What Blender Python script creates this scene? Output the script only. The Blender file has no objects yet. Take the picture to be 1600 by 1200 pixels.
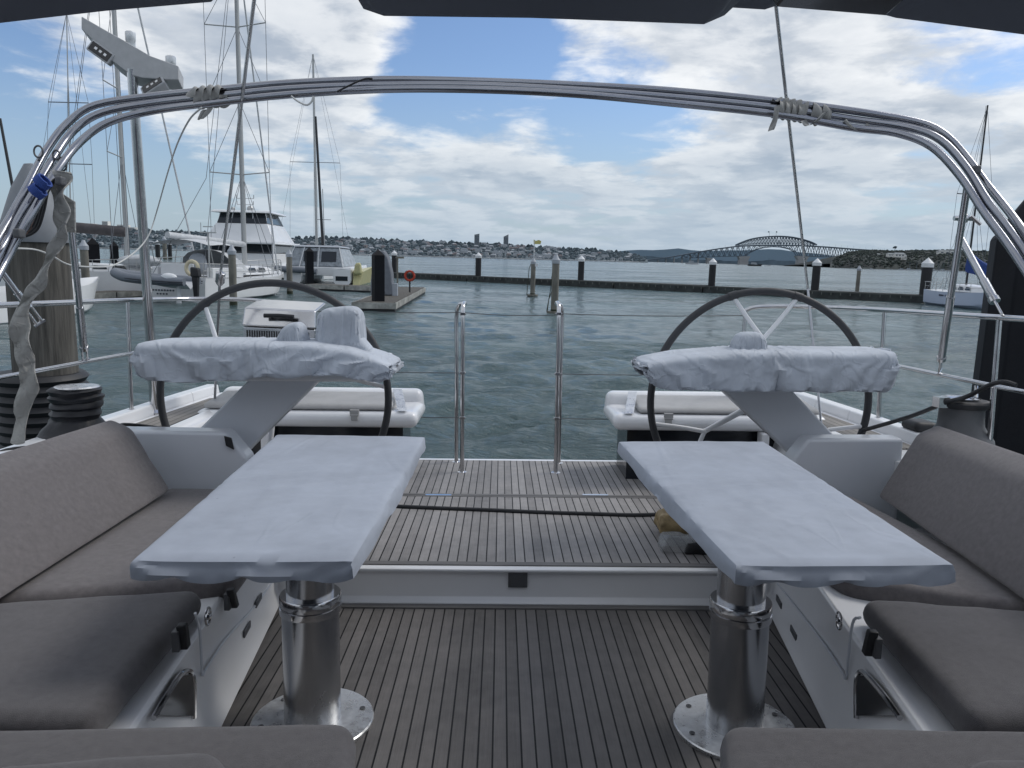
import bpy, bmesh, math, random
import numpy as np
from mathutils import Vector, Matrix, noise
random.seed(7); RNG=np.random.RandomState(5)
S=bpy.context.scene; C=S.collection
PI=math.pi; rad=math.radians
# ---------------------------------------------------------------- camera and the two frames
F=1200.0; HS=0.0256; roll=math.atan(HS); H0=403.0
pitch=math.atan((600-H0)*math.cos(roll)/F)
EYE=2.7; BE=1.45                       # eye above the water, eye above the cockpit floor
Rwc=(Matrix.Rotation(PI/2-pitch,3,'X')@Matrix.Rotation(roll,3,'Z'))
Yb=Vector((-16,153,-1200)).normalized()
Xb=Vector((math.cos(0.0135),-math.sin(0.0135),0)); Xb=(Xb-Yb*Xb.dot(Yb)).normalized(); Zb=Xb.cross(Yb)
Bc=Matrix((Xb,Yb,Zb)).transposed()     # boat -> cam
M3=Rwc@Bc
MB4=M3.to_4x4(); MB4.translation=Vector((0,0,EYE))-M3@Vector((0,0,BE))
def rc(px,py): return Vector(((px-800)/F,-(py-600)/F,-1.0))
def rb(px,py): return Bc.transposed()@rc(px,py)
def rw(px,py): return Rwc@rc(px,py)
# points seen at a picture position: on the boat's own planes ...
def BY(px,py,Y): d=rb(px,py); return Vector((0,0,BE))+d*(Y/d.y)
def BZ(px,py,z): d=rb(px,py); return Vector((0,0,BE))+d*((z-BE)/d.z)
def BX(px,py,x): d=rb(px,py); return Vector((0,0,BE))+d*(x/d.x)
# ... and in the harbour (z=0 is the water)
def WY(px,py,Y): d=rw(px,py); return Vector((0,0,EYE))+d*(Y/d.y)
def WZ(px,py,z=0.0): d=rw(px,py); return Vector((0,0,EYE))+d*((z-EYE)/d.z)
cam=bpy.data.cameras.new('camera'); cam.sensor_width=36; cam.lens=27; cam.clip_end=30000; cam.clip_start=0.05
co=bpy.data.objects.new('camera',cam); C.objects.link(co); S.camera=co
co.matrix_world=Matrix.Translation((0,0,EYE))@Rwc.to_4x4()
# ---------------------------------------------------------------- tagging
ORG={}; BOAT=[]
def tag(o,label=None,cat=None,group=None,kind=None):
    if label: o['label']=label
    if cat: o['category']=cat
    if group: o['group']=group
    if kind: o['kind']=kind
    return o
def thing(name,label,cat,loc=(0,0,0),group=None,boat=False,rz=0):
    o=bpy.data.objects.new(name,None); C.objects.link(o); o.empty_display_size=.1
    o.location=loc; o.rotation_euler=(0,0,rz); ORG[o.name]=Vector(loc) if rz==0 else None
    if boat: BOAT.append(o)
    return tag(o,label,cat,group)
def kids(o): return [c for c in bpy.data.objects if c.parent==o]
def dup(root,loc,rz=None,label=None,scale=None):
    r=root.copy(); C.objects.link(r); r.location=loc
    if rz is not None: r.rotation_euler=(0,0,rz)
    if scale: r.scale=scale
    if label: r['label']=label
    for ch in kids(root):
        c=ch.copy(); C.objects.link(c); c.parent=r
        for g in kids(ch):
            d=g.copy(); C.objects.link(d); d.parent=c
    return r
# ---------------------------------------------------------------- materials
def mat(name,base,rough=.5,metal=0.,var=.0,vs=8.,vstretch=(1,1,1),bump=0.,bs=40.,bstretch=(1,1,1),spec=.5,coat=0.,alpha=1.,sheen=0.,rvar=0.,detail=6):
    m=bpy.data.materials.new(name); m.use_nodes=True; n=m.node_tree.nodes; l=m.node_tree.links; b=n['Principled BSDF']
    b.inputs['Roughness'].default_value=rough; b.inputs['Metallic'].default_value=metal
    b.inputs['Specular IOR Level'].default_value=spec; b.inputs['Coat Weight'].default_value=coat; b.inputs['Coat Roughness'].default_value=.12
    b.inputs['Alpha'].default_value=alpha; b.inputs['Sheen Weight'].default_value=sheen
    b.inputs['Base Color'].default_value=(*base,1)
    tc=n.new('ShaderNodeTexCoord')
    def nz(s,st,d=detail):
        mp=n.new('ShaderNodeMapping'); mp.inputs['Scale'].default_value=st; l.new(tc.outputs['Object'],mp.inputs['Vector'])
        t=n.new('ShaderNodeTexNoise'); t.inputs['Scale'].default_value=s; t.inputs['Detail'].default_value=d; t.inputs['Roughness'].default_value=.6
        l.new(mp.outputs['Vector'],t.inputs['Vector']); return t
    if var>0 or rvar>0:
        t=nz(vs,vstretch)
        r=n.new('ShaderNodeMapRange'); r.inputs['From Min'].default_value=.3; r.inputs['From Max'].default_value=.7
        r.inputs['To Min'].default_value=1-var; r.inputs['To Max'].default_value=1+var; l.new(t.outputs['Fac'],r.inputs['Value'])
        mx=n.new('ShaderNodeVectorMath'); mx.operation='SCALE'; mx.inputs[0].default_value=base; l.new(r.outputs['Result'],mx.inputs['Scale']); l.new(mx.outputs['Vector'],b.inputs['Base Color'])
        if rvar>0:
            r2=n.new('ShaderNodeMapRange'); r2.inputs['From Min'].default_value=.3; r2.inputs['From Max'].default_value=.7
            r2.inputs['To Min'].default_value=max(.02,rough-rvar); r2.inputs['To Max'].default_value=rough+rvar; l.new(t.outputs['Fac'],r2.inputs['Value']); l.new(r2.outputs['Result'],b.inputs['Roughness'])
    if bump>0:
        t=nz(bs,bstretch,4); bp=n.new('ShaderNodeBump'); bp.inputs['Strength'].default_value=1.; bp.inputs['Distance'].default_value=bump
        l.new(t.outputs['Fac'],bp.inputs['Height']); l.new(bp.outputs['Normal'],b.inputs['Normal'])
    return m
def teak(name,base,pitch_=.0455,off=0.,seam=.085,border=None):
    m=bpy.data.materials.new(name); m.use_nodes=True; n=m.node_tree.nodes; l=m.node_tree.links; b=n['Principled BSDF']
    b.inputs['Roughness'].default_value=.66; b.inputs['Specular IOR Level'].default_value=.3
    tc=n.new('ShaderNodeTexCoord'); sp=n.new('ShaderNodeSeparateXYZ'); l.new(tc.outputs['Object'],sp.inputs[0])
    def M(op,a,b_=None,c=None):
        q=n.new('ShaderNodeMath'); q.operation=op
        for i,v in enumerate((a,b_,c)):
            if v is None: continue
            if isinstance(v,(int,float)): q.inputs[i].default_value=v
            else: l.new(v,q.inputs[i])
        return q.outputs[0]
    x=M('DIVIDE',M('ADD',sp.outputs['X'],off),pitch_)
    fr=M('FRACT',x); idn=M('FLOOR',x)
    d=M('ABSOLUTE',M('SUBTRACT',fr,.5))
    seamm=M('GREATER_THAN',d,.5-seam/2)
    wn=n.new('ShaderNodeTexWhiteNoise'); wn.noise_dimensions='1D'; l.new(idn,wn.inputs['W'])
    mp=n.new('ShaderNodeMapping'); mp.inputs['Scale'].default_value=(170,5,5)
    ad=n.new('ShaderNodeVectorMath'); ad.operation='ADD'; cb=n.new('ShaderNodeCombineXYZ'); l.new(M('MULTIPLY',idn,.37),cb.inputs['Y']); l.new(tc.outputs['Object'],ad.inputs[0]); l.new(cb.outputs[0],ad.inputs[1]); l.new(ad.outputs[0],mp.inputs[0])
    g=n.new('ShaderNodeTexNoise'); g.inputs['Scale'].default_value=1; g.inputs['Detail'].default_value=5; g.inputs['Roughness'].default_value=.7; l.new(mp.outputs[0],g.inputs['Vector'])
    st=n.new('ShaderNodeTexNoise'); st.inputs['Scale'].default_value=3.2; st.inputs['Detail'].default_value=7; st.inputs['Roughness'].default_value=.68; l.new(tc.outputs['Object'],st.inputs['Vector'])
    st2=n.new('ShaderNodeTexNoise'); st2.inputs['Scale'].default_value=17; st2.inputs['Detail'].default_value=5; l.new(tc.outputs['Object'],st2.inputs['Vector'])
    f=M('ADD',M('ADD',.0,M('MULTIPLY',wn.outputs['Value'],.34)),M('MULTIPLY',g.outputs['Fac'],.6))
    f=M('ADD',f,M('MULTIPLY',st.outputs['Fac'],.8)); f=M('ADD',f,M('MULTIPLY',st2.outputs['Fac'],.4))
    f=M('SUBTRACT',f,.02)
    mx=n.new('ShaderNodeVectorMath'); mx.operation='SCALE'; mx.inputs[0].default_value=base; l.new(f,mx.inputs['Scale'])
    hue=n.new('ShaderNodeMix'); hue.data_type='RGBA'; l.new(M('MULTIPLY',st.outputs['Fac'],.7),hue.inputs['Factor']); l.new(mx.outputs[0],hue.inputs[6])
    br=n.new('ShaderNodeVectorMath'); br.operation='MULTIPLY'; br.inputs[1].default_value=(1.06,.985,.93); l.new(mx.outputs[0],br.inputs[0]); l.new(br.outputs[0],hue.inputs[7])
    fin=n.new('ShaderNodeMix'); fin.data_type='RGBA'; l.new(seamm,fin.inputs['Factor']); l.new(hue.outputs[2],fin.inputs[6]); fin.inputs[7].default_value=(.006,.006,.007,1)
    l.new(fin.outputs[2],b.inputs['Base Color'])
    bp=n.new('ShaderNodeBump'); bp.inputs['Strength'].default_value=.6; bp.inputs['Distance'].default_value=.0012
    l.new(g.outputs['Fac'],bp.inputs['Height']); l.new(bp.outputs[0],b.inputs['Normal'])
    return m
def cloth(name,base,s=3.,dist=.02,dirt=.10,sharp=.10):
    m=bpy.data.materials.new(name); m.use_nodes=True; n=m.node_tree.nodes; l=m.node_tree.links; b=n['Principled BSDF']
    b.inputs['Roughness'].default_value=.78; b.inputs['Sheen Weight'].default_value=.08; b.inputs['Specular IOR Level'].default_value=.3
    tc=n.new('ShaderNodeTexCoord'); h=None
    def M(op,a,b_=None,c=None):
        q=n.new('ShaderNodeMath'); q.operation=op
        for i,v in enumerate((a,b_,c)):
            if v is None: continue
            if isinstance(v,(int,float)): q.inputs[i].default_value=v
            else: l.new(v,q.inputs[i])
        return q.outputs[0]
    for sc,rz,st,w,off in ((s,.6,(1,.32,.8),1.,0),(s*1.5,-.8,(1,.25,.8),.6,5),(s*2.9,1.2,(1,.45,1),.3,9),(s*.9,.1,(1,.5,1),.55,13)):
        mp=n.new('ShaderNodeMapping'); mp.inputs['Rotation'].default_value=(rz*.6,rz*.8,rz); mp.inputs['Scale'].default_value=st; mp.inputs['Location'].default_value=(off,off,0); l.new(tc.outputs['Object'],mp.inputs[0])
        t=n.new('ShaderNodeTexNoise'); t.inputs['Scale'].default_value=sc; t.inputs['Detail'].default_value=1.5; t.inputs['Distortion'].default_value=.5; l.new(mp.outputs[0],t.inputs['Vector'])
        r=n.new('ShaderNodeMapRange'); r.interpolation_type='SMOOTHERSTEP'; r.inputs[1].default_value=0.; r.inputs[2].default_value=sharp; r.inputs[3].default_value=1.; r.inputs[4].default_value=0.
        l.new(M('ABSOLUTE',M('SUBTRACT',t.outputs['Fac'],.5)),r.inputs[0])
        v=M('MULTIPLY',M('ADD',r.outputs[0],M('MULTIPLY',t.outputs['Fac'],1.2)),w); h=v if h is None else M('ADD',h,v)
    wv=n.new('ShaderNodeTexNoise'); wv.inputs['Scale'].default_value=260; wv.inputs['Detail'].default_value=2; l.new(tc.outputs['Object'],wv.inputs['Vector'])
    h=M('ADD',h,M('MULTIPLY',wv.outputs['Fac'],.035))
    bp=n.new('ShaderNodeBump'); bp.inputs['Strength'].default_value=.8; bp.inputs['Distance'].default_value=dist; l.new(h,bp.inputs['Height']); l.new(bp.outputs[0],b.inputs['Normal'])
    d=n.new('ShaderNodeTexNoise'); d.inputs['Scale'].default_value=4.5; d.inputs['Detail'].default_value=8; d.inputs['Roughness'].default_value=.65; l.new(tc.outputs['Object'],d.inputs['Vector'])
    r=n.new('ShaderNodeMapRange'); r.inputs[1].default_value=.3; r.inputs[2].default_value=.7; r.inputs[3].default_value=1-dirt*1.6; r.inputs[4].default_value=1+dirt*.6; l.new(d.outputs['Fac'],r.inputs[0])
    sp=n.new('ShaderNodeTexVoronoi'); sp.inputs['Scale'].default_value=9; l.new(tc.outputs['Object'],sp.inputs['Vector'])
    spk=n.new('ShaderNodeMapRange'); spk.inputs[1].default_value=.02; spk.inputs[2].default_value=.045; spk.inputs[3].default_value=.75; spk.inputs[4].default_value=1.; l.new(sp.outputs['Distance'],spk.inputs[0])
    mx=n.new('ShaderNodeVectorMath'); mx.operation='SCALE'; mx.inputs[0].default_value=base; l.new(M('MULTIPLY',r.outputs[0],spk.outputs[0]),mx.inputs['Scale']); l.new(mx.outputs[0],b.inputs['Base Color'])
    return m
GEL=mat('gelcoat',(.76,.77,.79),.28,coat=.35,var=.03,vs=3,bump=.0006,bs=2)
GEL2=mat('gelcoat_grey',(.62,.65,.70),.3,coat=.3,var=.03,vs=3)
STEEL=mat('stainless_steel',(.56,.56,.57),.15,metal=1,rvar=.06,var=.06,vs=14)
STEELB=mat('brushed_steel',(.46,.47,.49),.24,metal=1,rvar=.06,var=.05,vs=5,vstretch=(1,1,.4))
ARCHM=mat('arch_tube',(.30,.31,.34),.22,metal=1,rvar=.05,var=.08,vs=5)
ALU=mat('anodised_aluminium',(.44,.45,.47),.36,metal=.85,rvar=.08,var=.08,vs=5)
PLATE=mat('scuffed_plate',(.66,.67,.68),.32,metal=.75,var=.18,vs=26,rvar=.12)
GREYC=mat('grey_painted_bracket',(.44,.45,.46),.55,var=.08,vs=22,bump=.0006,bs=60)
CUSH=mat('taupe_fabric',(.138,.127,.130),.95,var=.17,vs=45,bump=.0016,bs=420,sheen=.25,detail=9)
CUSH_SHADE=mat('shaded_fabric',(.082,.078,.083),.95,var=.16,vs=45,bump=.0016,bs=420,sheen=.25,detail=9)  # cushion fabric with the shade under the hardtop darkened into its colour
COVER=cloth('white_canvas',(.47,.51,.57),4.,.0035,.14,.05)
TABC=cloth('white_table_canvas',(.345,.38,.445),1.3,.0035,.10,.05)
SEATC=mat('pale_vinyl',(.36,.36,.36),.6,var=.08,vs=9,bump=.001,bs=50)
BLACK=mat('black_rubber',(.012,.013,.016),.55,bump=.002,bs=30)
BLACKC=mat('black_cover',(.007,.008,.012),.5,bump=.004,bs=18)
DGREY=mat('dark_grey_leather',(.035,.037,.042),.6,bump=.001,bs=90)
WINCH=mat('grey_winch',(.085,.088,.095),.5,var=.1,vs=20,bump=.0008,bs=60)
TOP=mat('hardtop_lining',(.085,.10,.135),.6,var=.05,vs=4)
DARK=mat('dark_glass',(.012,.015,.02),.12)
WOOD=mat('weathered_pile',(.088,.083,.074),.85,var=.5,vs=9,vstretch=(3.,3.,.22),bump=.012,bs=11,bstretch=(4,4,.3))
SLEEVE=cloth('sleeve_canvas',(.36,.36,.345),6.,.007,.16,.06)
STRAP=mat('grey_webbing',(.30,.30,.29),.85,var=.12,vs=25,bump=.002,bs=60)
ROPEW=mat('white_rope',(.55,.56,.55),.8,bump=.001,bs=200)
BLUE=mat('blue_cord',(.03,.07,.28),.8,bump=.002,bs=200)
BROWN=mat('brown_cord',(.12,.07,.06),.8)
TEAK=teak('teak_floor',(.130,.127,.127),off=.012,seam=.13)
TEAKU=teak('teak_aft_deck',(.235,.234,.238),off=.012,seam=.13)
TEAKS=teak('teak_side_deck',(.19,.185,.175),pitch_=.05)
TRIM=mat('teak_margin',(.13,.128,.128),.65,var=.25,vs=20,vstretch=(.3,6,6))
# ---------------------------------------------------------------- mesh builder
def catmull(pts,n=8):
    P=[Vector(p) for p in pts]
    if len(P)<3: return P
    out=[]
    for i in range(len(P)-1):
        p0=P[i-1] if i>0 else P[0]*2-P[1]; p1=P[i]; p2=P[i+1]; p3=P[i+2] if i+2<len(P) else P[-1]*2-P[-2]
        for k in range(n):
            t=k/n; out.append(.5*((2*p1)+(p2-p0)*t+(2*p0-5*p1+4*p2-p3)*t*t+(3*p1-p0-3*p2+p3)*t**3))
    out.append(P[-1]); return out
class MB:
    def __init__(s): s.v=[]; s.f=[]; s.m=[]; s.mi=0
    def add(s,vs,fs):
        o=len(s.v); s.v+= [Vector(v) for v in vs]; s.f+=[tuple(i+o for i in f) for f in fs]; s.m+=[s.mi]*len(fs); return s
    def box(s,c,d,rz=0):
        x,y,z=[a/2 for a in d]; R=Matrix.Rotation(rz,3,'Z'); c=Vector(c)
        return s.hexa([c+R@Vector(p) for p in ((-x,-y,-z),(x,-y,-z),(x,y,-z),(-x,y,-z),(-x,-y,z),(x,-y,z),(x,y,z),(-x,y,z))])
    def hexa(s,p): # bottom 4 ccw, top 4
        return s.add(p,[(3,2,1,0),(4,5,6,7),(0,1,5,4),(1,2,6,5),(2,3,7,6),(3,0,4,7)])
    def prism(s,poly,d,close=True): # polygon pts extruded by vector d
        n=len(poly); d=Vector(d); p=[Vector(a) for a in poly]
        return s.add(p+[a+d for a in p],[tuple(range(n))[::-1],tuple(range(n,2*n))]+[(i,(i+1)%n,(i+1)%n+n,i+n) for i in range(n)])
    def tube(s,path,r,n=10,smooth=0,caps=True,closed=False):
        P=catmull(path,smooth) if smooth else [Vector(p) for p in path]
        R=r if callable(r) else (lambda t:r); N=len(P); vs=[]; fs=[]
        up=None
        for i,p in enumerate(P):
            if closed: t=(P[(i+1)%N]-P[i-1]).normalized()
            else: t=(P[min(i+1,N-1)]-P[max(i-1,0)]).normalized()
            if up is None:
                up=t.orthogonal().normalized()
            up=(up-t*up.dot(t)); up=up.normalized() if up.length>1e-6 else t.orthogonal().normalized()
            w=t.cross(up); rr=R(i/(N-1))
            vs+=[p+(up*math.cos(a)+w*math.sin(a))*rr for a in [2*PI*k/n for k in range(n)]]
        for i in range(N if closed else N-1):
            j=(i+1)%N
            fs+=[(i*n+k,i*n+(k+1)%n,j*n+(k+1)%n,j*n+k) for k in range(n)]
        if caps and not closed: fs+=[tuple(range(n))[::-1],tuple(range((N-1)*n,N*n))]
        return s.add(vs,fs)
    def ribbon(s,path,wdir,w,smooth=6,th=.004,tw=None):
        P=catmull(path,smooth); N=len(P); vs=[]
        for i,p in enumerate(P):
            t=i/(N-1); ww=w(t) if callable(w) else w; d=Vector(wdir)
            if tw: d=Matrix.Rotation(tw(t),3,(P[min(i+1,N-1)]-P[max(0,i-1)]).normalized())@d
            q=(P[min(i+1,N-1)]-P[max(0,i-1)]).cross(d).normalized()
            for k in range(7):
                u=k/6*2-1; vs.append(p+d*ww/2*u+q*(ww*.22*math.cos(u*2.1+i*.4)))
        fs=[(i*7+k,i*7+k+1,(i+1)*7+k+1,(i+1)*7+k) for i in range(N-1) for k in range(6)]
        return s.add(vs,fs)
    def lathe(s,prof,c=(0,0,0),n=24,axis='Z'):
        c=Vector(c); vs=[]
        for r,z in prof:
            for k in range(n):
                a=2*PI*k/n; p=Vector((r*math.cos(a),r*math.sin(a),z))
                if axis=='Y': p=Vector((p.x,p.z,p.y))
                vs.append(c+p)
        N=len(prof); fs=[(i*n+k,i*n+(k+1)%n,(i+1)*n+(k+1)%n,(i+1)*n+k) for i in range(N-1) for k in range(n)]
        fs+=[tuple(range(n))[::-1],tuple(range((N-1)*n,N*n))]
        return s.add(vs,fs)
    def sphere(s,c,r,n=10,sc=(1,1,1)):
        c=Vector(c); vs=[c+Vector((0,0,-r*sc[2]))]; fs=[]; m=max(4,n//2)
        for i in range(1,m):
            ph=-PI/2+PI*i/m
            vs+=[c+Vector((r*sc[0]*math.cos(ph)*math.cos(2*PI*k/n),r*sc[1]*math.cos(ph)*math.sin(2*PI*k/n),r*sc[2]*math.sin(ph))) for k in range(n)]
        vs.append(c+Vector((0,0,r*sc[2]))); L=len(vs)-1
        fs+=[(0,1+(k+1)%n,1+k) for k in range(n)]
        for i in range(m-2): fs+=[(1+i*n+k,1+i*n+(k+1)%n,1+(i+1)*n+(k+1)%n,1+(i+1)*n+k) for k in range(n)]
        fs+=[(1+(m-2)*n+k,1+(m-2)*n+(k+1)%n,L) for k in range(n)]
        return s.add(vs,fs)
    def rbox(s,c8,r,n=12,puff=0.,wr=0.,wf=6.,seed=0,sag=0.,nz=6):
        """rounded box mapped on 8 corners (4 bottom, 4 top), with optional puff and wrinkles"""
        c8=[Vector(c) for c in c8]
        dx=((c8[1]-c8[0]).length+(c8[2]-c8[3]).length)/2; dy=((c8[3]-c8[0]).length+(c8[2]-c8[1]).length)/2; dz=((c8[4]-c8[0]).length+(c8[6]-c8[2]).length)/2
        h=Vector((dx/2,dy/2,dz/2)); rr=min(r,h.x*.98,h.y*.98,h.z*.98)
        def ax(hh,n):
            e=[-hh+rr*(1-math.cos(PI/2*i/4)) for i in range(4)]; inner=list(np.linspace(-hh+rr,hh-rr,max(2,n)))
            return e+inner+[-a for a in e[::-1]]
        A=[ax(h.x,n),ax(h.y,n),ax(h.z,nz)]
        idx={}; vs=[]
        def vert(i,j,k):
            if (i,j,k) in idx: return idx[(i,j,k)]
            p=Vector((A[0][i],A[1][j],A[2][k]))
            q=Vector([max(-(h[a]-rr),min(h[a]-rr,p[a])) for a in range(3)]); d=p-q
            if d.length>1e-9: p=q+d.normalized()*rr
            u,v,w=[(p[a]/h[a]+1)/2 for a in range(3)]
            lo=c8[0].lerp(c8[1],u).lerp(c8[3].lerp(c8[2],u),v); hi=c8[4].lerp(c8[5],u).lerp(c8[7].lerp(c8[6],u),v)
            P=lo.lerp(hi,w); nn=(hi-lo).normalized()
            if puff: P+=nn*puff*max(0,4*u*(1-u)*4*v*(1-v))**.5*(w-.3)
            if wr:
                s1=noise.noise(P*wf+Vector((seed,0,0))); s2=noise.noise(P*wf*2.7+Vector((0,seed,3)))
                ridg=(1-abs(s1)*2.2)
                P+=nn*wr*(ridg*.6+s2*.5)*w+Vector((s2,noise.noise(P*wf*2+Vector((9,1,seed))),0))*wr*.6
            vs.append(P); idx[(i,j,k)]=len(vs)-1; return idx[(i,j,k)]
        NX,NY,NZ=[len(a) for a in A]; fs=[]
        for i in range(NX-1):
            for j in range(NY-1):
                fs.append((vert(i,j,0),vert(i,j+1,0),vert(i+1,j+1,0),vert(i+1,j,0)))
                fs.append((vert(i,j,NZ-1),vert(i+1,j,NZ-1),vert(i+1,j+1,NZ-1),vert(i,j+1,NZ-1)))
        for i in range(NX-1):
            for k in range(NZ-1):
                fs.append((vert(i,0,k),vert(i+1,0,k),vert(i+1,0,k+1),vert(i,0,k+1)))
                fs.append((vert(i,NY-1,k),vert(i,NY-1,k+1),vert(i+1,NY-1,k+1),vert(i+1,NY-1,k)))
        for j in range(NY-1):
            for k in range(NZ-1):
                fs.append((vert(0,j,k),vert(0,j,k+1),vert(0,j+1,k+1),vert(0,j+1,k)))
                fs.append((vert(NX-1,j,k),vert(NX-1,j+1,k),vert(NX-1,j+1,k+1),vert(NX-1,j,k+1)))
        return s.add(vs,fs)
    def build(s,name,m,parent=None,smooth=False,bevel=0.,local=False,boat=False,seg=2,org=None):
        me=bpy.data.meshes.new(name)
        if parent is not None and not local:
            q=parent; o0=Vector((0,0,0))
            while q is not None: o0+=Vector(q.location); q=q.parent
        elif parent is None and not local:
            if org is not None: o0=Vector(org)
            else:
                xs=[v.x for v in s.v]; ys=[v.y for v in s.v]; zs=[v.z for v in s.v]
                o0=Vector(((min(xs)+max(xs))/2,(min(ys)+max(ys))/2,min(zs)))
        else: o0=Vector((0,0,0))
        me.from_pydata([tuple(v-o0) for v in s.v],[],s.f); me.update()
        ms=m if isinstance(m,(list,tuple)) else [m]
        for a in ms: me.materials.append(a)
        if len(ms)>1: me.polygons.foreach_set('material_index',s.m)
        if smooth:
            me.polygons.foreach_set('use_smooth',[True]*len(me.polygons)); 
            try: me.set_sharp_from_angle(angle=rad(38))
            except Exception: pass
        o=bpy.data.objects.new(name,me); C.objects.link(o)
        if parent is not None: o.parent=parent
        else: o.location=o0
        if boat: BOAT.append(o)
        if bevel:
            b=o.modifiers.new('bevel','BEVEL'); b.width=bevel; b.segments=seg; b.limit_method='ANGLE'; b.angle_limit=rad(35)
            if not smooth: me.polygons.foreach_set('use_smooth',[True]*len(me.polygons)); b.harden_normals=True
        return o
def drape(V,Fc,pin,colV,colF,grow,frames=22,stiff=8.,bend=.25,g=1.,seed=0,thick=.004,quality=6):
    """let a canvas settle on the solid under it; returns the settled vertices"""
    cm=bpy.data.meshes.new('solid'); cm.from_pydata([tuple(v) for v in colV],[],colF); col=bpy.data.objects.new('solid',cm); C.objects.link(col)
    col.modifiers.new('c','COLLISION'); col.collision.thickness_outer=thick; col.collision.cloth_friction=12
    me=bpy.data.meshes.new('canvas'); me.from_pydata([tuple(v) for v in V],[],Fc); ob=bpy.data.objects.new('canvas',me); C.objects.link(ob)
    vg=ob.vertex_groups.new(name='pin')
    for i,w in pin: vg.add([i],w,'REPLACE')
    md=ob.modifiers.new('cloth','CLOTH'); s=md.settings; s.quality=quality; s.mass=.25; s.tension_stiffness=stiff; s.compression_stiffness=stiff; s.shear_stiffness=stiff*.4; s.bending_stiffness=bend
    s.air_damping=2.; s.shrink_min=-grow; s.shrink_max=-grow; s.vertex_group_mass='pin'; s.pin_stiffness=1.; s.effector_weights.gravity=g
    md.collision_settings.distance_min=thick; md.collision_settings.collision_quality=3; md.collision_settings.use_self_collision=False
    S.frame_start=1; S.frame_end=frames; md.point_cache.frame_start=1; md.point_cache.frame_end=frames
    for f in range(1,frames+1): S.frame_set(f)
    ev=ob.evaluated_get(bpy.context.evaluated_depsgraph_get()); out=[v.co.copy() for v in ev.data.vertices]
    bpy.data.objects.remove(ob); bpy.data.objects.remove(col); S.frame_set(1)
    return out
def rot_tube(mb,a,b,r,n=8): return mb.tube([a,b],r,n)
# ================================================================= OUR YACHT
DZ=.167                                   # aft deck above cockpit floor
YS=BZ(800,945,0).y                        # step
yacht=thing('sailing_yacht','cockpit and aft deck of the white yacht the camera stands on, with grey teak planking','sailing yacht',(0,0,0),boat=True)
ya=BZ(800,719,DZ).y
m=MB(); fl=[(-1.35,-1.2,0),(1.5,-1.2,0),(1.5,YS+.01,0),(-1.35,YS+.01,0)]
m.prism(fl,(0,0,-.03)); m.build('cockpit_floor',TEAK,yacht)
m=MB(); m.box((.09,YS-.03,.003),(2.6,.045,.008)); m.build('floor_margin',TRIM,yacht)
# step riser with rounded lip
yt=YS+.03
m=MB()
prof=[(YS+.035,-.02),(YS-.012,.0),(YS-.012,.012),(YS+.018,.03),(YS+.026,DZ-.03),(YS+.004,DZ-.012),(YS+.006,DZ-.002),(YS+.03,DZ+.002),(YS+.12,DZ+.002),(YS+.12,-.02)]
m.prism([(-1.5,y,z) for y,z in prof],(3.2,0,0)); m.build('step_riser',GEL,yacht,bevel=.004)
m=MB(); m.box((0,0,0),(.088,.008,.078)); 
for a in (-.026,.026):
    for b in (-.027,.027): m.lathe([(.004,-.006),(.004,.0)],(a,-.002,b),8,'Y')
pc=BY(809,905,YS+.016); m.v=[v+Vector((pc.x,pc.y,pc.z)) for v in m.v]; m.build('socket_plate',WINCH,yacht,bevel=.002)
yh=BZ(800,776,DZ).y                        # hinge line of the swim platform
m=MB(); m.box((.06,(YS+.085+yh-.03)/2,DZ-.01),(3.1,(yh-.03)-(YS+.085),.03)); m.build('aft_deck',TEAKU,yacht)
m=MB(); m.box((.06,YS+.0625,DZ-.01),(3.1,.042,.034)); m.box((.06,yh-.017,DZ-.01),(3.1,.022,.034)); m.build('deck_margin',TRIM,yacht)
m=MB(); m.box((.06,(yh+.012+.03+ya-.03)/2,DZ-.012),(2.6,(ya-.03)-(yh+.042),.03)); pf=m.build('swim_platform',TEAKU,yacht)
m=MB(); m.box((.06,yh+.025,DZ-.011),(2.6,.03,.032)); m.build('platform_margin',TRIM,pf)
m=MB(); m.box((.06,ya-.006,DZ-.02),(2.62,.045,.05)); m.build('platform_edge',GEL,pf,bevel=.006)
for px in (685,930):
    q=BZ(px,775,DZ); m=MB(); m.box((q.x,q.y,DZ+.006),(.16,.03,.006)); m.build('hinge',STEEL,yacht,bevel=.001)
m=MB(); m.box((.06,(YS+ya)/2,DZ-.09),(2.9,ya-YS-.1,.10)); m.build('deck_moulding',GEL,yacht)
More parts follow.
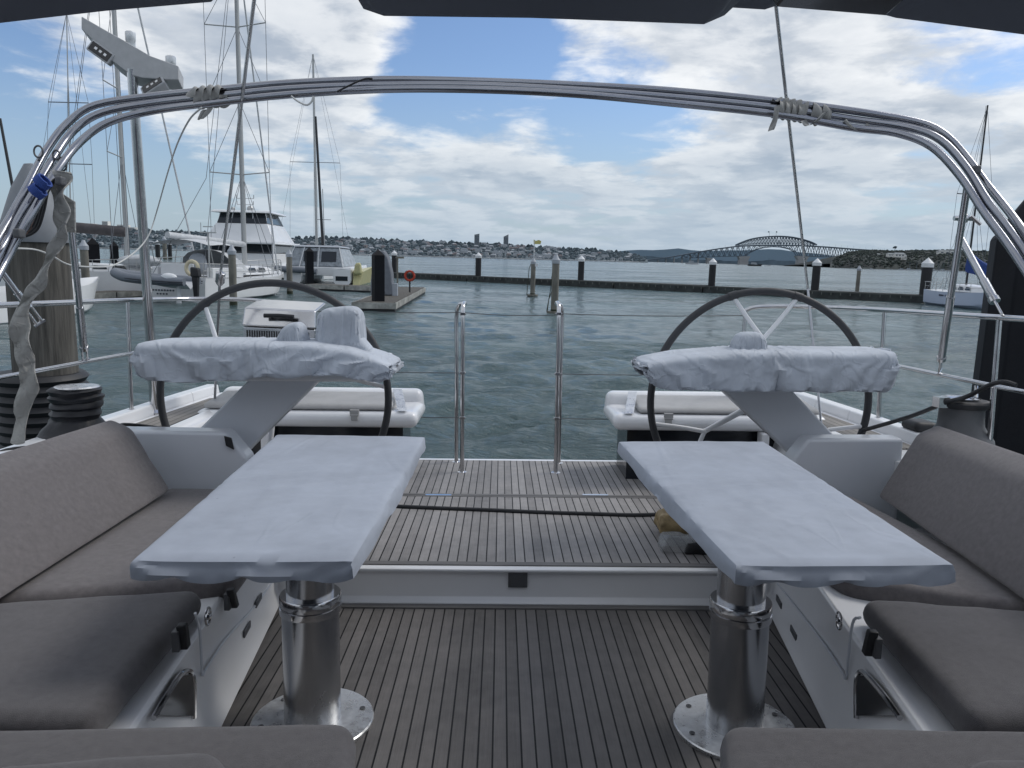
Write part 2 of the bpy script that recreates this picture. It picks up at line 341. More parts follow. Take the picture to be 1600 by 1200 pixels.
# hull shell, side decks, toe rails, coamings
def xo(Y): # half beam
    return 2.36-.015*max(0,Y-4)**2-.02*Y*0
cx=.04
m=MB(); st=[]
ys=[-3,-1,1,3,4,5,5.5,5.95]
for sg in (-1,1):
    vs=[];fs=[]
    for y in ys:
        b=xo(y)+.02
        vs+=[(cx+sg*b,y,.66),(cx+sg*(b-.04),y,.1),(cx+sg*(b-.25),y,-.7),(cx+sg*(b-.9),y,-1.5)]
    n=4
    for i in range(len(ys)-1):
        for k in range(3):
            f=(i*n+k,i*n+k+1,(i+1)*n+k+1,(i+1)*n+k); fs.append(f if sg>0 else f[::-1])
    m.add(vs,fs)
m.build('hull',GEL,yacht,smooth=True)
for sg in (-1,1):
    m=MB(); m2=MB(); m3=MB()
    for i in range(len(ys)-1):
        y0,y1=ys[i],ys[i+1]; b0,b1=xo(y0),xo(y1)
        # toe rail
        q=lambda y,b,dx,z:Vector((cx+sg*(b+dx),y,z))
        pts=[q(y0,b0,-.09,.55),q(y0,b0,.03,.55),q(y1,b1,.03,.55),q(y1,b1,-.09,.55),q(y0,b0,-.07,.665),q(y0,b0,.02,.665),q(y1,b1,.02,.665),q(y1,b1,-.07,.665)]
        if sg<0: pts=[pts[1],pts[0],pts[3],pts[2],pts[5],pts[4],pts[7],pts[6]]
        m.hexa(pts)
        a0=1.62 if y0<4 else 1.80
        c0=b0-.09; c1=b1-.09
        ins=1.96
        pts=[q(y0,ins,0,.5),q(y0,c0,0,.5),q(y1,c1,0,.5),q(y1,ins,0,.5),q(y0,ins,0,.60),q(y0,c0,0,.60),q(y1,c1,0,.60),q(y1,ins,0,.60)]
        if sg<0: pts=[pts[1],pts[0],pts[3],pts[2],pts[5],pts[4],pts[7],pts[6]]
        m2.hexa(pts)
    m.build('toe_rail',GEL,yacht,bevel=.012); m2.build('side_deck',GEL,yacht)
    # planked patch beside the helm
    m=MB(); pts=[(cx+sg*1.99,4.05,.6),(cx+sg*2.24,4.05,.6),(cx+sg*2.17,5.6,.6),(cx+sg*1.99,5.6,.6)]
    if sg<0: pts=pts[::-1]
    m.prism(pts,(0,0,.008)); m.build('side_deck_planking',TEAKS,yacht)
    # moulded slope from the side deck down to the helm well
    m=MB(); pr=[(1.98,.612),(1.93,.625),(1.86,.60),(1.72,DZ),(1.70,0),(1.98,0)]
    P=[(cx+sg*x,4.02,z) for x,z in pr]
    if sg>0: P=P[::-1]
    m.prism(P,(0,1.9,0)); m.build('helm_well_side',GEL,yacht,bevel=.02)
# --- coamings: outboard of the backrests, ending in a block by the helm
LC=dict(a=BY(352,675,3.98),b=BY(205,674,3.98))
def coaming(px_in,px_out,ytop,px_ch,y_ch,sg,xo0,xo1):
    Yf=3.78
    top_in=BY(px_in,ytop,Yf); ch=BY(px_ch,y_ch,Yf)
    z1=top_in.z; xi=top_in.x; xc=ch.x
    xout=sg*2.0+cx
    poly=[(xc,0),(xc,ch.z),(xi,z1-.004),(xout,z1),(xout,0)]
    m=MB(); P=[(x,Yf,z) for x,z in poly]
    if sg>0: P=P
    m.prism(P,(0,.13,0)); o=m.build('coaming_end',GEL2,yacht,bevel=.02,seg=3)
    # long coaming running forward, beside the backrest
    m=MB(); x0=xo0;x1=xo1
    Q=[Vector((x0,Yf+.02,.3)),Vector((x0+sg*.14,Yf+.02,.3)),Vector((x1+sg*.14,-.8,.3)),Vector((x1,-.8,.3)),
       Vector((x0,Yf+.02,z1)),Vector((x0+sg*.10,Yf+.02,z1-.01)),Vector((x1+sg*.10,-.8,z1+.03)),Vector((x1,-.8,z1+.05))]
    if sg<0: pass
    else: pass
    m.hexa(Q); m.build('coaming',GEL,yacht,bevel=.025,seg=3)
    return z1
coaming(352,205,674,386,716,-1,-1.885,-1.95)
coaming(1264,1420,684,1240,716,1,2.11,2.02)
# small panel and lights on the port coaming end
q=BY(360,690,3.775); m=MB(); m.rbox([q+Vector(p) for p in ((-.02,-.012,-.02),(.02,-.012,-.04),(.02,.0,-.04),(-.02,0,-.02),(-.028,-.012,.03),(.008,-.012,.02),(.008,0,.02),(-.028,0,.03))],.004,3); m.build('switch',BLACK,yacht,smooth=True)
# --- bench bases
def bench(sg):
    if sg<0: F0=BZ(445,935,0);F1=BZ(360,1115,0)
    else: F0=BZ(1190,938,0);F1=BZ(1276,1115,0)
    d=(F1-F0); k=(YS+.02-F0.y)/d.y; A=F0+d*k; k=(-.9-F0.y)/d.y; Bp=F0+d*k
    if sg>0: tx=lambda p:p.x-.0
    m=MB(); prof=[(0.0,0.),(.012,.03),(.03,.07),(.045,.30),(.05,.36),(.8,.36),(.8,0)]
    P0=[(A.x+sg*(x-.0),A.y,z) for x,z in prof]; P1=[(Bp.x+sg*x,Bp.y,z) for x,z in prof]
    n=len(prof); fs=[(i,(i+1)%n,(i+1)%n+n,i+n) for i in range(n)]+[tuple(range(n)),tuple(range(n,2*n))[::-1]]
    if sg>0: fs=[f[::-1] for f in fs]
    m.add(P0+P1,fs); o=m.build('bench_base',GEL,yacht,bevel=.012,seg=3)
    return A,Bp,o
AL,BL,obL=bench(-1); AR,BR,obR=bench(1)
def onface(px,py,A,Bp,sg,off=.0):
    """point on the inboard face of a bench base"""
    n=Vector((-(Bp.y-A.y),(Bp.x-A.x),0)).normalized()
    if n.x*sg>0: n=-n
    d=rb(px,py); o=Vector((0,0,BE)); base=Vector((A.x+sg*.035,A.y,0))+n*off
    t=(base-o).dot(n)/d.dot(n); return o+d*t,n
def face_items(A,Bp,o,sg,arch,lat,ring,vents,latch2,oval):
    al=(Bp-A).normalized(); up=Vector((0,0,1))
    # locker opening with a bright frame
    P=[onface(x,y,A,Bp,sg,.006)[0] for x,y in arch]
    c=sum(P,Vector())/len(P)
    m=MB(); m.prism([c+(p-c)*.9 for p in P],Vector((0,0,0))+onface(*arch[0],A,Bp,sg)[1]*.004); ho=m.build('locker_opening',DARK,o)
    m=MB(); m.tube(P,.008,8,smooth=6,closed=False); m.build('locker_frame',STEEL,ho,smooth=True)
    for (x0,y0,x1,y1) in lat:
        a,n=onface(x0,y0,A,Bp,sg,.03); b,_=onface(x1,y1,A,Bp,sg,.035)
        m=MB(); m.rbox([a+al*-.02-n*.01,a+al*.02-n*.01,a+al*.02+n*.012,a-al*.02+n*.012][:0] or
            [b-al*.016-n*.02,b+al*.016-n*.02,b+al*.016+n*.004,b-al*.016+n*.004,a-al*.014-n*.02,a+al*.014-n*.02,a+al*.014+n*.006,a-al*.014+n*.006],.005,4)
        s_=m.build('latch',BLACK,o,smooth=True)
        m=MB(); m.box(a.lerp(b,.6)-n*.022,(.02,.05,.06)); m.build('latch_plate',WINCH,s_,bevel=.003)
    a,n=onface(*ring,A,Bp,sg,.002); m=MB(); R=[(a+al*math.cos(t)*.028+up*math.sin(t)*.028) for t in [k/20*2*PI for k in range(20)]]
    m.tube(R,.0035,6,closed=True); m.sphere(a,.012,8); m.build('recessed_ring',STEEL,o,smooth=True)
    for (x,y) in vents:
        a,n=onface(x,y,A,Bp,sg,.004); m=MB()
        m.rbox([a+al*i*.05+up*-.014+n*j for j,i in ((0,-1),(0,1))]+[a+al*.05+up*-.014+n*.006,a-al*.05-up*.014+n*.006]+[a-al*.05+up*.014,a+al*.05+up*.014,a+al*.05+up*.014+n*.006,a-al*.05+up*.014+n*.006],.004,4)
        m.build('side_light',WINCH,o,smooth=True)
    # moulded recess line and drop panel
    P=[onface(x,y,A,Bp,sg,.003)[0] for x,y in oval]; m=MB(); m.tube(P,.0045,6,smooth=4); m.build('moulding_line',GEL2,o,smooth=True)
face_items(AL,BL,obL,-1,[(240,1122),(262,1085),(284,1053),(298,1050),(303,1070),(303,1122)],[(363,920,371,948),(288,975,294,1012)],(325,963),[(385,983),(403,938)],None,[(305,958),(312,985),(316,1050),(321,1046),(352,1000),(400,945),(428,905)])
face_items(AR,BR,obR,1,[(1406,1122),(1380,1085),(1352,1053),(1342,1052),(1338,1070),(1338,1122)],[(1360,985,1350,1022)],(1311,970),[(1241,989),(1218,940)],None,[(1344,965),(1332,975),(1322,1055),(1316,1050),(1290,1010),(1245,950),(1215,912)])
# ---- cushions
def slab(name,label,top4,th,mt,r=.03,puff=.012,grp=None,cat='cushion',wr=.003,n=16,tilt=None,nz=6):
    t=[Vector(p) for p in top4]
    dn=Vector((0,0,-th)) if tilt is None else Vector(tilt)
    m=MB(); m.rbox([p+dn for p in t]+t,r,n,puff=puff,wr=wr,wf=5,seed=len(name)+t[0].x,nz=nz)
    return tag(m.build(name,mt,None,smooth=True,boat=True),label,cat,grp)
sz=.455
def q4(*pp,z=sz): return [BZ(x,y,z) for x,y in pp]
# port: outboard/back order -> corners (near outboard, near inboard, far inboard, far outboard)
P=q4((-300,1124),(143,1124),(320,916),(-60,942))
slab('seat_cushion','shade-darkened bench cushion nearest the camera on the left, its rounded corner above the locker frame',P,.095,CUSH_SHADE,.045,.01)
P=[BZ(-60,938,sz-.004),BZ(365,902,sz-.03),Vector((-.98,3.74,sz-.02)),Vector((-1.66,3.76,sz-.02))]
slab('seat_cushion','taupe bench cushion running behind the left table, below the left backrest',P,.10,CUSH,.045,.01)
P=[Vector((-1.6,1.28,sz+.0)),BZ(552,1230,sz),BZ(556,1122,sz),BZ(-330,1136,sz)]
slab('seat_cushion','shade-darkened end cushion crossing the bottom left corner, round end beside the left table base',P,.10,CUSH_SHADE,.05,.012)
P=[BZ(-40,1330,sz+.17),BZ(370,1330,sz+.17),BZ(356,1158,sz+.17),BZ(-40,1188,sz+.17)]
slab('bolster_cushion','small shade-darkened bolster edge lowest in the left corner of the view',P,.15,CUSH_SHADE,.05,.012)
P=q4((1378,1120),(1900,1118),(1690,955),(1346,930)); P[1]+=Vector((.1,0,0))
P=[BZ(1520,1124,sz),BZ(1900,1118,sz),BZ(1690,958,sz),BZ(1343,930,sz)]
slab('seat_cushion','shade-darkened bench cushion nearest the camera on the right, creased where it meets the end cushion',P,.095,CUSH_SHADE,.045,.01,wr=.005)
P=[BZ(1322,905,sz-.03),BZ(1700,962,sz-.004),Vector((1.78,3.74,sz-.02)),Vector((1.08,3.74,sz-.02))]
slab('seat_cushion','taupe bench cushion running behind the right table, below the right backrest',P,.10,CUSH,.045,.01)
P=[BZ(1128,1230,sz),Vector((1.7,1.28,sz)),BZ(1900,1138,sz),BZ(1126,1126,sz)]
slab('seat_cushion','shade-darkened end cushion crossing the bottom right corner, round end beside the right table base',P,.10,CUSH_SHADE,.05,.012)
P=[BZ(1490,1330,sz+.17),BZ(1640,1330,sz+.17),BZ(1640,1174,sz+.17),BZ(1500,1178,sz+.17)]
slab('bolster_cushion','small shade-darkened bolster edge lowest in the right corner of the view',P,.15,CUSH_SHADE,.05,.012)
# backrests
def backrest(label,bf,bn,tf,tn,sg):
    th=Vector((sg*.11,0,.05)); m=MB()
    a=[bn,bf,tf,tn]  # face quad
    lo=[p+th for p in a]
    if sg<0: c=[lo[0],lo[1],lo[2],lo[3],a[0],a[1],a[2],a[3]]
    else: c=[lo[1],lo[0],lo[3],lo[2],a[1],a[0],a[3],a[2]]
    m.rbox(c,.035,18,puff=.02,wr=.004,wf=4,seed=sg*3)
    return tag(m.build('backrest_cushion',CUSH,None,smooth=True,boat=True),label,'cushion')
bf=BZ(270,768,sz+.005); bn=BZ(5,940,sz+.005); d=(bn-bf); bn=bf+d*1.75
tf=BY(208,668,3.66); tn0=BY(-2,740,2.72); tn=tf+(tn0-tf)*2.3
backrest('taupe backrest cushion sloping against the left coaming',bf,bn,tf,tn,-1)
bf=BZ(1368,778,sz+.005); bn=BZ(1602,946,sz+.005); bn=bf+(bn-bf)*1.75
tf=BY(1432,676,3.66); tn0=BY(1602,742,2.72); tn=tf+(tn0-tf)*2.3
backrest('taupe backrest cushion sloping against the right coaming',bf,bn,tf,tn,1)
# ---- tables with canvas covers
def table(side,legpx,plate,tops,lab,labc):
    zt=BE-.70
    T=[BZ(x,y,zt) for x,y in tops]   # near-left, near-right, far-right, far-left
    L=BZ(*legpx,0.0)
    t=thing('cockpit_table',lab,'table',(L.x,L.y,0),boat=True)
    m=MB(); m.prism([(T[i].x*1.0,T[i].y,zt-.03) for i in range(4)],(0,0,.02)); 
    c=sum(T,Vector())/4
    m=MB(); m.prism([(c.x+(p.x-c.x)*.96,c.y+(p.y-c.y)*.98,zt-.036) for p in T],(0,0,.026)); m.build('tabletop',GEL2,t)
    m=MB(); m.lathe([(.0,0),(.198,0),(.200,.003),(.200,.012),(.196,.016),(.12,.018),(0.,.018)],L,64); bp=m.build('base_plate',PLATE,t,smooth=True)
    m=MB()
    for k in range(6):
        a=k*PI/3+.35; m.lathe([(.0,.0172),(.0095,.0172),(.0095,.0196),(.004,.0200),(.0038,.0186),(0,.0186)],(L.x+.165*math.cos(a),L.y+.165*math.sin(a),0),12)
    m.build('screws',WINCH,bp,smooth=True)
    m=MB(); m.lathe([(.0,.016),(.092,.016),(.092,.02),(.092,.395),(0,.395)],L,48); m.build('lower_column',STEELB,t,smooth=True)
    m=MB(); m.lathe([(.0,.39),(.098,.39),(.099,.395),(.099,.412),(.0935,.414),(.0935,.418),(.099,.42),(.099,.445),(.096,.45),(0,.45)],L,48); m.build('collar',STEEL,t,smooth=True)
    m=MB(); m.lathe([(0,.44),(.077,.44),(.077,zt-.04),(0,zt-.04)],L,48); m.build('upper_column',STEELB,t,smooth=True)
    m=MB(); m.box((L.x,L.y,zt-.048),(.26,.34,.022)); m.build('mounting_plate',ALU,t,bevel=.004)
    # canvas cover with wavy hem
    m=MB(); n=56; vs=[];fs=[]
    def top(u,v):
        p=T[0].lerp(T[1],u).lerp(T[3].lerp(T[2],u),v); e=min(u,1-u)*.6; e2=min(v,1-v)*1.7
        ed=min(e,e2); w=noise.noise(Vector((p.x*3.2,p.y*2.3,side*5)))
        w2=noise.noise(Vector((p.x*1.3+p.y*1.1,p.y*5.2-p.x*2.1,side*3+2))); z=min(1,ed/.05)
        fold=max(0,1-abs(w2)*5)*.0075+max(0,1-abs(w)*6)*.005
        return p+Vector((0,0,z*(fold+w*.004)))
    def hem(s): # s along perimeter 0..4
        i=int(s)%4; f=s-int(s); a=T[i].lerp(T[(i+1)%4],f); o=(a-c).normalized()
        dd=.052+.004*math.sin(s*23)+.005*noise.noise(Vector((s*9,side,0)))
        pz=abs(math.sin(s*31))*.004
        return a,o,dd,pz
    for j in range(n+1):
        for i in range(n+1): vs.append(top(i/n,j/n))
    for j in range(n):
        for i in range(n): a=j*(n+1)+i; fs.append((a,a+1,a+n+2,a+n+1))
    # perimeter strip going down
    per=[(i,0) for i in range(n)]+[(n,j) for j in range(n)]+[(n-i,n) for i in range(n)]+[(0,n-j) for j in range(n)]
    base=len(vs); K=len(per)
    for k,(i,j) in enumerate(per):
        s=k/n; a,o,dd,pz=hem(s+1e-6)
        tp=vs[j*(n+1)+i]
        corner=min(s%1,1-s%1)
        for q,(ox,dz) in enumerate(((.009,-.004),(.013,-.014),(.012,-.030),(.010+pz,-dd+.008),(.004-pz,-dd),(-.03,-dd-.002))):
            vs.append(tp+o*ox+Vector((0,0,dz)))
    for k in range(K):
        k2=(k+1)%K; a=per[k];b=per[k2]
        ia=a[1]*(n+1)+a[0]; ib=b[1]*(n+1)+b[0]
        fs.append((ib,ia,base+k*6,base+k2*6))
        for q in range(5): fs.append((base+k2*6+q,base+k*6+q,base+k*6+q+1,base+k2*6+q+1))
    pin=[(base+k*6+q_,1.) for k in range(K) for q_ in (4,5)]
    cm_=MB(); tt=[p_+(c-p_).normalized()*.004+Vector((0,0,-.006)) for p_ in T]; cm_.rbox([p_+Vector((0,0,-.032)) for p_ in tt]+tt,.012,10)
    vs=drape(vs,fs,pin,cm_.v,cm_.f,.0035,22,stiff=12,bend=2.5,seed=side,thick=.003)
    m.add(vs,fs); tag(m.build('table_cover',TABC,None,smooth=True,boat=True),labc,'table cover')
table(-1,(489,1128),0,[(208,874),(550,875),(663,682),(433,678)],'left cockpit table on a telescopic steel column bolted to the teak floor','white canvas cover stretched over the left cockpit table')
table(1,(1147,1138),0,[(1150,882),(1488,880),(1193,689),(968,689)],'right cockpit table on a telescopic steel column bolted to the teak floor','white canvas cover stretched over the right cockpit table')
# ---- helm: steering wheels
def wheel(cxp,cyp,Rp,rot,Y,lab,cover_rake=.10):
    c=BY(cxp,cyp,Y); R=Rp/F*Y*1.005
    t=thing('steering_wheel',lab,'steering wheel',c,boat=True)
    def pt(r,a,dy=0): return c+Vector((r*math.cos(a),r*math.sin(a)*-cover_rake*0+dy,r*math.sin(a)))
    m=MB(); m.tube([pt(R-.012,k/96*2*PI) for k in range(96)],.0205,14,closed=True); m.build('rim',DGREY,t,smooth=True)
    for k in range(3):
        a=rot+k*2*PI/3; m=MB()
        J=pt(R*.56,a,-.0)
        m.tube([pt(.03,a,.0),J],lambda s:.020-.006*s,10)
        m.tube([J,pt(R*.75,a-rad(11)),pt(R-.02,a-rad(17))],.0125,10,smooth=5); m.tube([J,pt(R*.75,a+rad(11)),pt(R-.02,a+rad(17))],.0125,10,smooth=5); m.sphere(J,.0165,10)
        m.build('spoke',GEL,t,smooth=True)
    for k in range(3):
        a=rot+k*2*PI/3
        for s_ in (-1,1):
            if k==0: m=MB(); m.tube([pt(R-.012,a+s_*rad(17)-.04),pt(R-.012,a+s_*rad(17)+.04)],.024,12); m.build('rim_grip',DGREY,t,smooth=True)
    m=MB(); m.lathe([(0,-.05),(.045,-.05),(.055,-.03),(.055,.03),(.04,.06),(0,.06)],c,24,'Y'); m.build('hub',STEEL,t,smooth=True)
    return c
cl=wheel(429,621,181,rad(143),4.28,'left steering wheel with a dark leather rim behind the left console')
cr=wheel(1187,627,176,rad(90),4.28,'right steering wheel with a dark leather rim and white forked spokes behind the right console')
# ---- helm consoles (pods on slanted panels) and canvas covers
def console(pts_slab,lab,body,hubc):
    a=[BY(x,y,Y) for x,y,Y in pts_slab]   # top-left, top-right, bottom-right, bottom-left
    t=thing('helm_console',lab,'helm console',((a[2]+a[3])/2),boat=True)
    nrm=((a[1]-a[0]).cross(a[3]-a[0])).normalized()
    if nrm.y<0: nrm=-nrm
    m=MB(); th=nrm*.10
    m.hexa([a[3],a[2],a[2]+th,a[3]+th,a[0],a[1],a[1]+th,a[0]+th]); m.build('slanted_panel',GEL2,t,bevel=.015,seg=3)
    P=[BY(x,y,3.92) for x,y in body]; m=MB(); m.prism(P,(0,.36,0)); m.build('console_body',GEL,t,bevel=.02,seg=3)
    m=MB(); m.tube([Vector((hubc.x,4.15,hubc.z)),Vector((hubc.x,4.26,hubc.z))],.035,16); m.build('wheel_shaft',STEEL,t,smooth=True)
    return t
console([(392,590,4.0),(503,590,4.0),(380,712,4.0),(268,712,4.0)],'white slanted left helm console panel under the canvas cover',[(252,584),(300,596),(560,597),(600,590),(600,560),(252,560)],cl)
console([(1118,600,4.0),(1229,600,4.0),(1334,712,4.0),(1242,716,4.0)],'white slanted right helm console panel under the canvas cover',[(1030,585),(1060,600),(1380,600),(1395,590),(1395,570),(1030,570)],cr)
def podcover(ctrl,lab,Y0,Y1,seed,lumps):
    """ctrl: (px, ytop, ybot) along the pod; an oversize canvas settled on a solid, gathered at its hem"""
    xs=[c[0] for c in ctrl]
    def shell(N,K,ins,ph=0):
        vs=[];fs=[];hem=[]
        for i in range(N+1):
            t=i/N; e=.5-.5*math.cos(PI*t) if not ph else t; e=e*.6+t*.4; px=xs[0]+(xs[-1]-xs[0])*e
            yt=np.interp(px,xs,[c[1] for c in ctrl]); yb=np.interp(px,xs,[c[2] for c in ctrl])
            tp=BY(px,yt,Y0+.03); bt=BY(px,yb,Y0+.03); ed=min(1,min(e,1-e)/.03)**.5
            dy=(Y1-Y0)/2*(.55+.45*ed)-ins; yc=(Y0+Y1)/2; zc=(tp.z+bt.z)/2; hz=(tp.z-bt.z)/2*(.86+.14*ed)-ins
            for k in range(K+1):
                # from the front hem over the top to the rear hem
                a=rad(-52)+k/K*rad(284) if not ins else k/K*2*PI
                ca,sa=math.cos(a),math.sin(a); ex=.36
                x=tp.x+ (ins*1.2 if i==0 else -ins*1.2 if i==N else 0)
                y=yc-dy*math.copysign(abs(ca)**ex,ca); z=zc+hz*math.copysign(abs(sa)**ex,sa)
                q=Vector((x,y,z))
                if not ins:
                    q+=Vector((.004*noise.noise(q*9),.006*noise.noise(q*7+Vector((seed,0,0))),.004*noise.noise(q*8)))
                vs.append(q)
        W=K+1
        for i in range(N):
            for k in range(K): fs.append((i*W+k,(i+1)*W+k,(i+1)*W+k+1,i*W+k+1))
        fs+=[tuple(range(W)),tuple(range(N*W,(N+1)*W))[::-1]]
        return vs,fs,W
    N=150; K=46
    cv,cf,_=shell(40,24,.020,1)
    V,Fc,W=shell(N,K,0)
    # the two closed ends as small fans of quads so that they drape too
    pin=[]
    for i in range(N+1):
        g_=.5+.5*math.sin(i*.9+seed+2*math.sin(i*.23))
        for k,w in ((0,1.),(1,.6 if g_>.5 else .0),(K,1.),(K-1,.5)): 
            if w: pin.append((i*W+k,w))
    pin+=[(i*W+k,.8) for i in (0,1,N-1,N) for k in range(W)]
    V=drape(V,Fc[:-2],pin,cv,cf,.11,26,bend=1.2,seed=seed)
    for i in range(N+1):
        s_=math.sin(i*1.15+seed+1.6*math.sin(i*.31))
        for k,f in ((0,1.),(1,.8),(2,.5),(3,.25)):
            V[i*W+k]+=Vector((0,-.007*s_*f,.004*s_*f))
    t=thing('console_cover',lab,'canvas cover',BY(sum(xs)/len(xs),ctrl[0][2],(Y0+Y1)/2),boat=True)
    m=MB(); m.add(V,Fc); m.build('cover_body',COVER,t,smooth=True)
    for (pts,Ya,Yb_,sd) in lumps:
        bl,br,tr,tl=[BY(x,y,Ya) for x,y in pts]; b2=Vector((0,Yb_-Ya,0)); c8=[bl,br,br+b2,bl+b2,tl,tr,tr+b2*.9,tl+b2*.9]
        m=MB(); m.rbox(c8,.04,22,puff=.02,wr=.006,wf=5,seed=sd,nz=16); cc=sum(c8,Vector())/8
        m2=MB(); m2.rbox([cc+(q-cc)*.86 for q in c8],.04,6,puff=.02)
        zb=min(q.z for q in c8)+.012
        vv=drape(m.v,m.f,[(i,1.) for i,v in enumerate(m.v) if v.z<zb],m2.v,m2.f,.09,18,seed=sd)
        m.v=vv; m.build('raised_pouch',COVER,t,smooth=True)
podcover([(204,536,588),(215,531,590),(300,529,590),(400,531,584),(480,532,582),(540,540,584),(585,555,590),(612,568,588),(616,574,585)],
  'crumpled white canvas cover over the left helm console, with two raised pouches',3.66,4.12,1.3,
  [([(422,545),(476,545),(470,506),(436,512)],3.80,3.98,4.),([(487,560),(566,556),(560,478),(490,484)],3.82,4.06,7.),([(540,572),(590,566),(572,540),(545,520)],3.82,4.0,2.)])
podcover([(1006,572,582),(1020,562,596),(1075,551,604),(1165,545,604),(1250,545,604),(1340,545,605),(1398,545,606),(1410,547,604)],
  'crumpled white canvas cover over the right helm console, with one small raised pouch',3.66,4.12,5.7,
  [([(1150,556),(1206,556),(1202,524),(1156,524)],3.80,3.98,3.)])
# ---- helm seats
def helmseat(x0,x1,lab,sg):
    z0=.52;z1=.67;Ya=4.92;Yb_=5.5
    a=BY(x0,608,Ya).x; b=BY(x1,608,Ya).x
    t=thing('locker_seat',lab,'seat',((a+b)/2,Ya,DZ),boat=True)
    m=MB(); m.rbox([(a,Ya,z0),(b,Ya,z0),(b,Yb_,z0),(a,Yb_,z0),(a,Ya,z0+.11),(b,Ya,z0+.11),(b,Yb_,z0+.11),(a,Yb_,z0+.11)],.06,10); m.build('seat_shell',GEL,t,smooth=True)
    m=MB(); m.rbox([(a,Yb_-.14,z0),(b,Yb_-.14,z0),(b,Yb_,z0),(a,Yb_,z0),(a+.02,Yb_-.12,z1+.045),(b-.02,Yb_-.12,z1+.045),(b-.02,Yb_+.02,z1+.045),(a+.02,Yb_+.02,z1+.045)],.05,10); m.build('seat_back',GEL,t,smooth=True)
    ca,cb=(a+.05,b-.17) if sg<0 else (a+.17,b-.05)
    m=MB(); m.rbox([(ca,Ya+.03,z0+.115),(cb,Ya+.03,z0+.115),(cb,Yb_-.12,z0+.115),(ca,Yb_-.12,z0+.115),(ca,Ya+.05,z1),(cb,Ya+.05,z1),(cb-.02*sg*-1,Yb_-.12,z1+.03),(ca,Yb_-.12,z1+.03)],.022,14,puff=.004,wr=.002); m.build('seat_cushion',SEATC,t,smooth=True)
    ex=b-.10 if sg<0 else a+.10
    m=MB(); m.hexa([(ex-.03,Ya+.02,z0+.115),(ex+.03,Ya+.02,z0+.115),(ex+.03,Ya+.04,z0+.115),(ex-.03,Ya+.04,z0+.115),(ex-.03-.07*sg*-1,Ya+.3,z1+.07),(ex+.03-.07*sg*-1,Ya+.3,z1+.07),(ex+.03-.07*sg*-1,Ya+.32,z1+.07),(ex-.03-.07*sg*-1,Ya+.32,z1+.07)]); m.build('end_bracket',PLATE,t,bevel=.003)
    for f in (.25,.72):
        xx=a+(b-a)*f; m=MB(); m.box((xx,Ya-.006,z0+.11),(.06,.02,.03)); m.box((xx,Ya-.008,z0+.075),(.045,.018,.04)); m.tube([(xx-.028,Ya-.012,z0+.09),(xx+.028,Ya-.012,z0+.09)],.008,8); m.build('clasp',SEATC,t,bevel=.004)
    m=MB(); m.box(((a+b)/2,(Ya+Yb_)/2+.05,(z0+DZ)/2),(b-a-.22,.42,z0-DZ)); m.build('underseat_shade',DARK,t)  # dark box standing in for the shaded gap below the seat
    m=MB(); m.box(((a+b)/2+ (-(b-a)*.18 if sg<0 else (b-a)*.2),Ya+.02,(z0+DZ)/2),(.05,.1,z0-DZ)); m.build('support_post',GEL,t,bevel=.008)
helmseat(300,652,'left helm locker seat with pale cushion behind the left console',-1)
helmseat(961,1300,'right helm locker seat with pale cushion behind the right console',1)
# ---- stern gate hoops
def hoop(pxf,pyf,pxr,pyr,ptop,lab):
    a=BZ(pxf,pyf,DZ); b=BZ(pxr,pyr,DZ); zt=BY(ptop,474,a.y).z
    t=thing('gate_hoop',lab,'handrail',a,boat=True)
    tp=[a,a+Vector((0,0,zt-.09)),a+Vector((0,.01,zt-.03)),a.lerp(b,.5)+Vector((0,0,zt-DZ+DZ)),b+Vector((0,-.01,zt-.03)),b+Vector((0,0,zt-.09)),b]
    A=a.copy(); Bq=b.copy()
    path=[A]+[Vector((A.x,A.y,z)) for z in (.5,.9,zt-.06)]+[Vector((A.x,A.y+ (Bq.y-A.y)*f,zt-.0-.02*abs(f-.5)*2)) for f in (.25,.5,.75)]+[Vector((Bq.x,Bq.y,z)) for z in (zt-.06,.9,.5)]+[Bq]
    m=MB(); m.tube(path,.0145,12,smooth=5); m.build('tube',STEEL,t,smooth=True)
    for q in (A,Bq): m=MB(); m.lathe([(0,0),(.034,0),(.034,.004),(.02,.010),(0,.010)],q,20); m.build('foot_flange',STEEL,t,smooth=True)
    m=MB()
    for z in (.55,.86,zt-.07): m.tube([Vector((A.x-.022,A.y,z)),Vector((A.x+.022,A.y,z))],.006,8); m.box((A.x,A.y,z),(.034,.034,.02))
    m.build('wire_eye',STEEL,t,bevel=.002)
    return A,Bq,zt
hA=hoop(722,738,713,722,716,'left stainless hoop of the open stern gate, standing on the swim platform')
hB=hoop(868,739,873,724,877,'right stainless hoop of the open stern gate, standing on the swim platform')
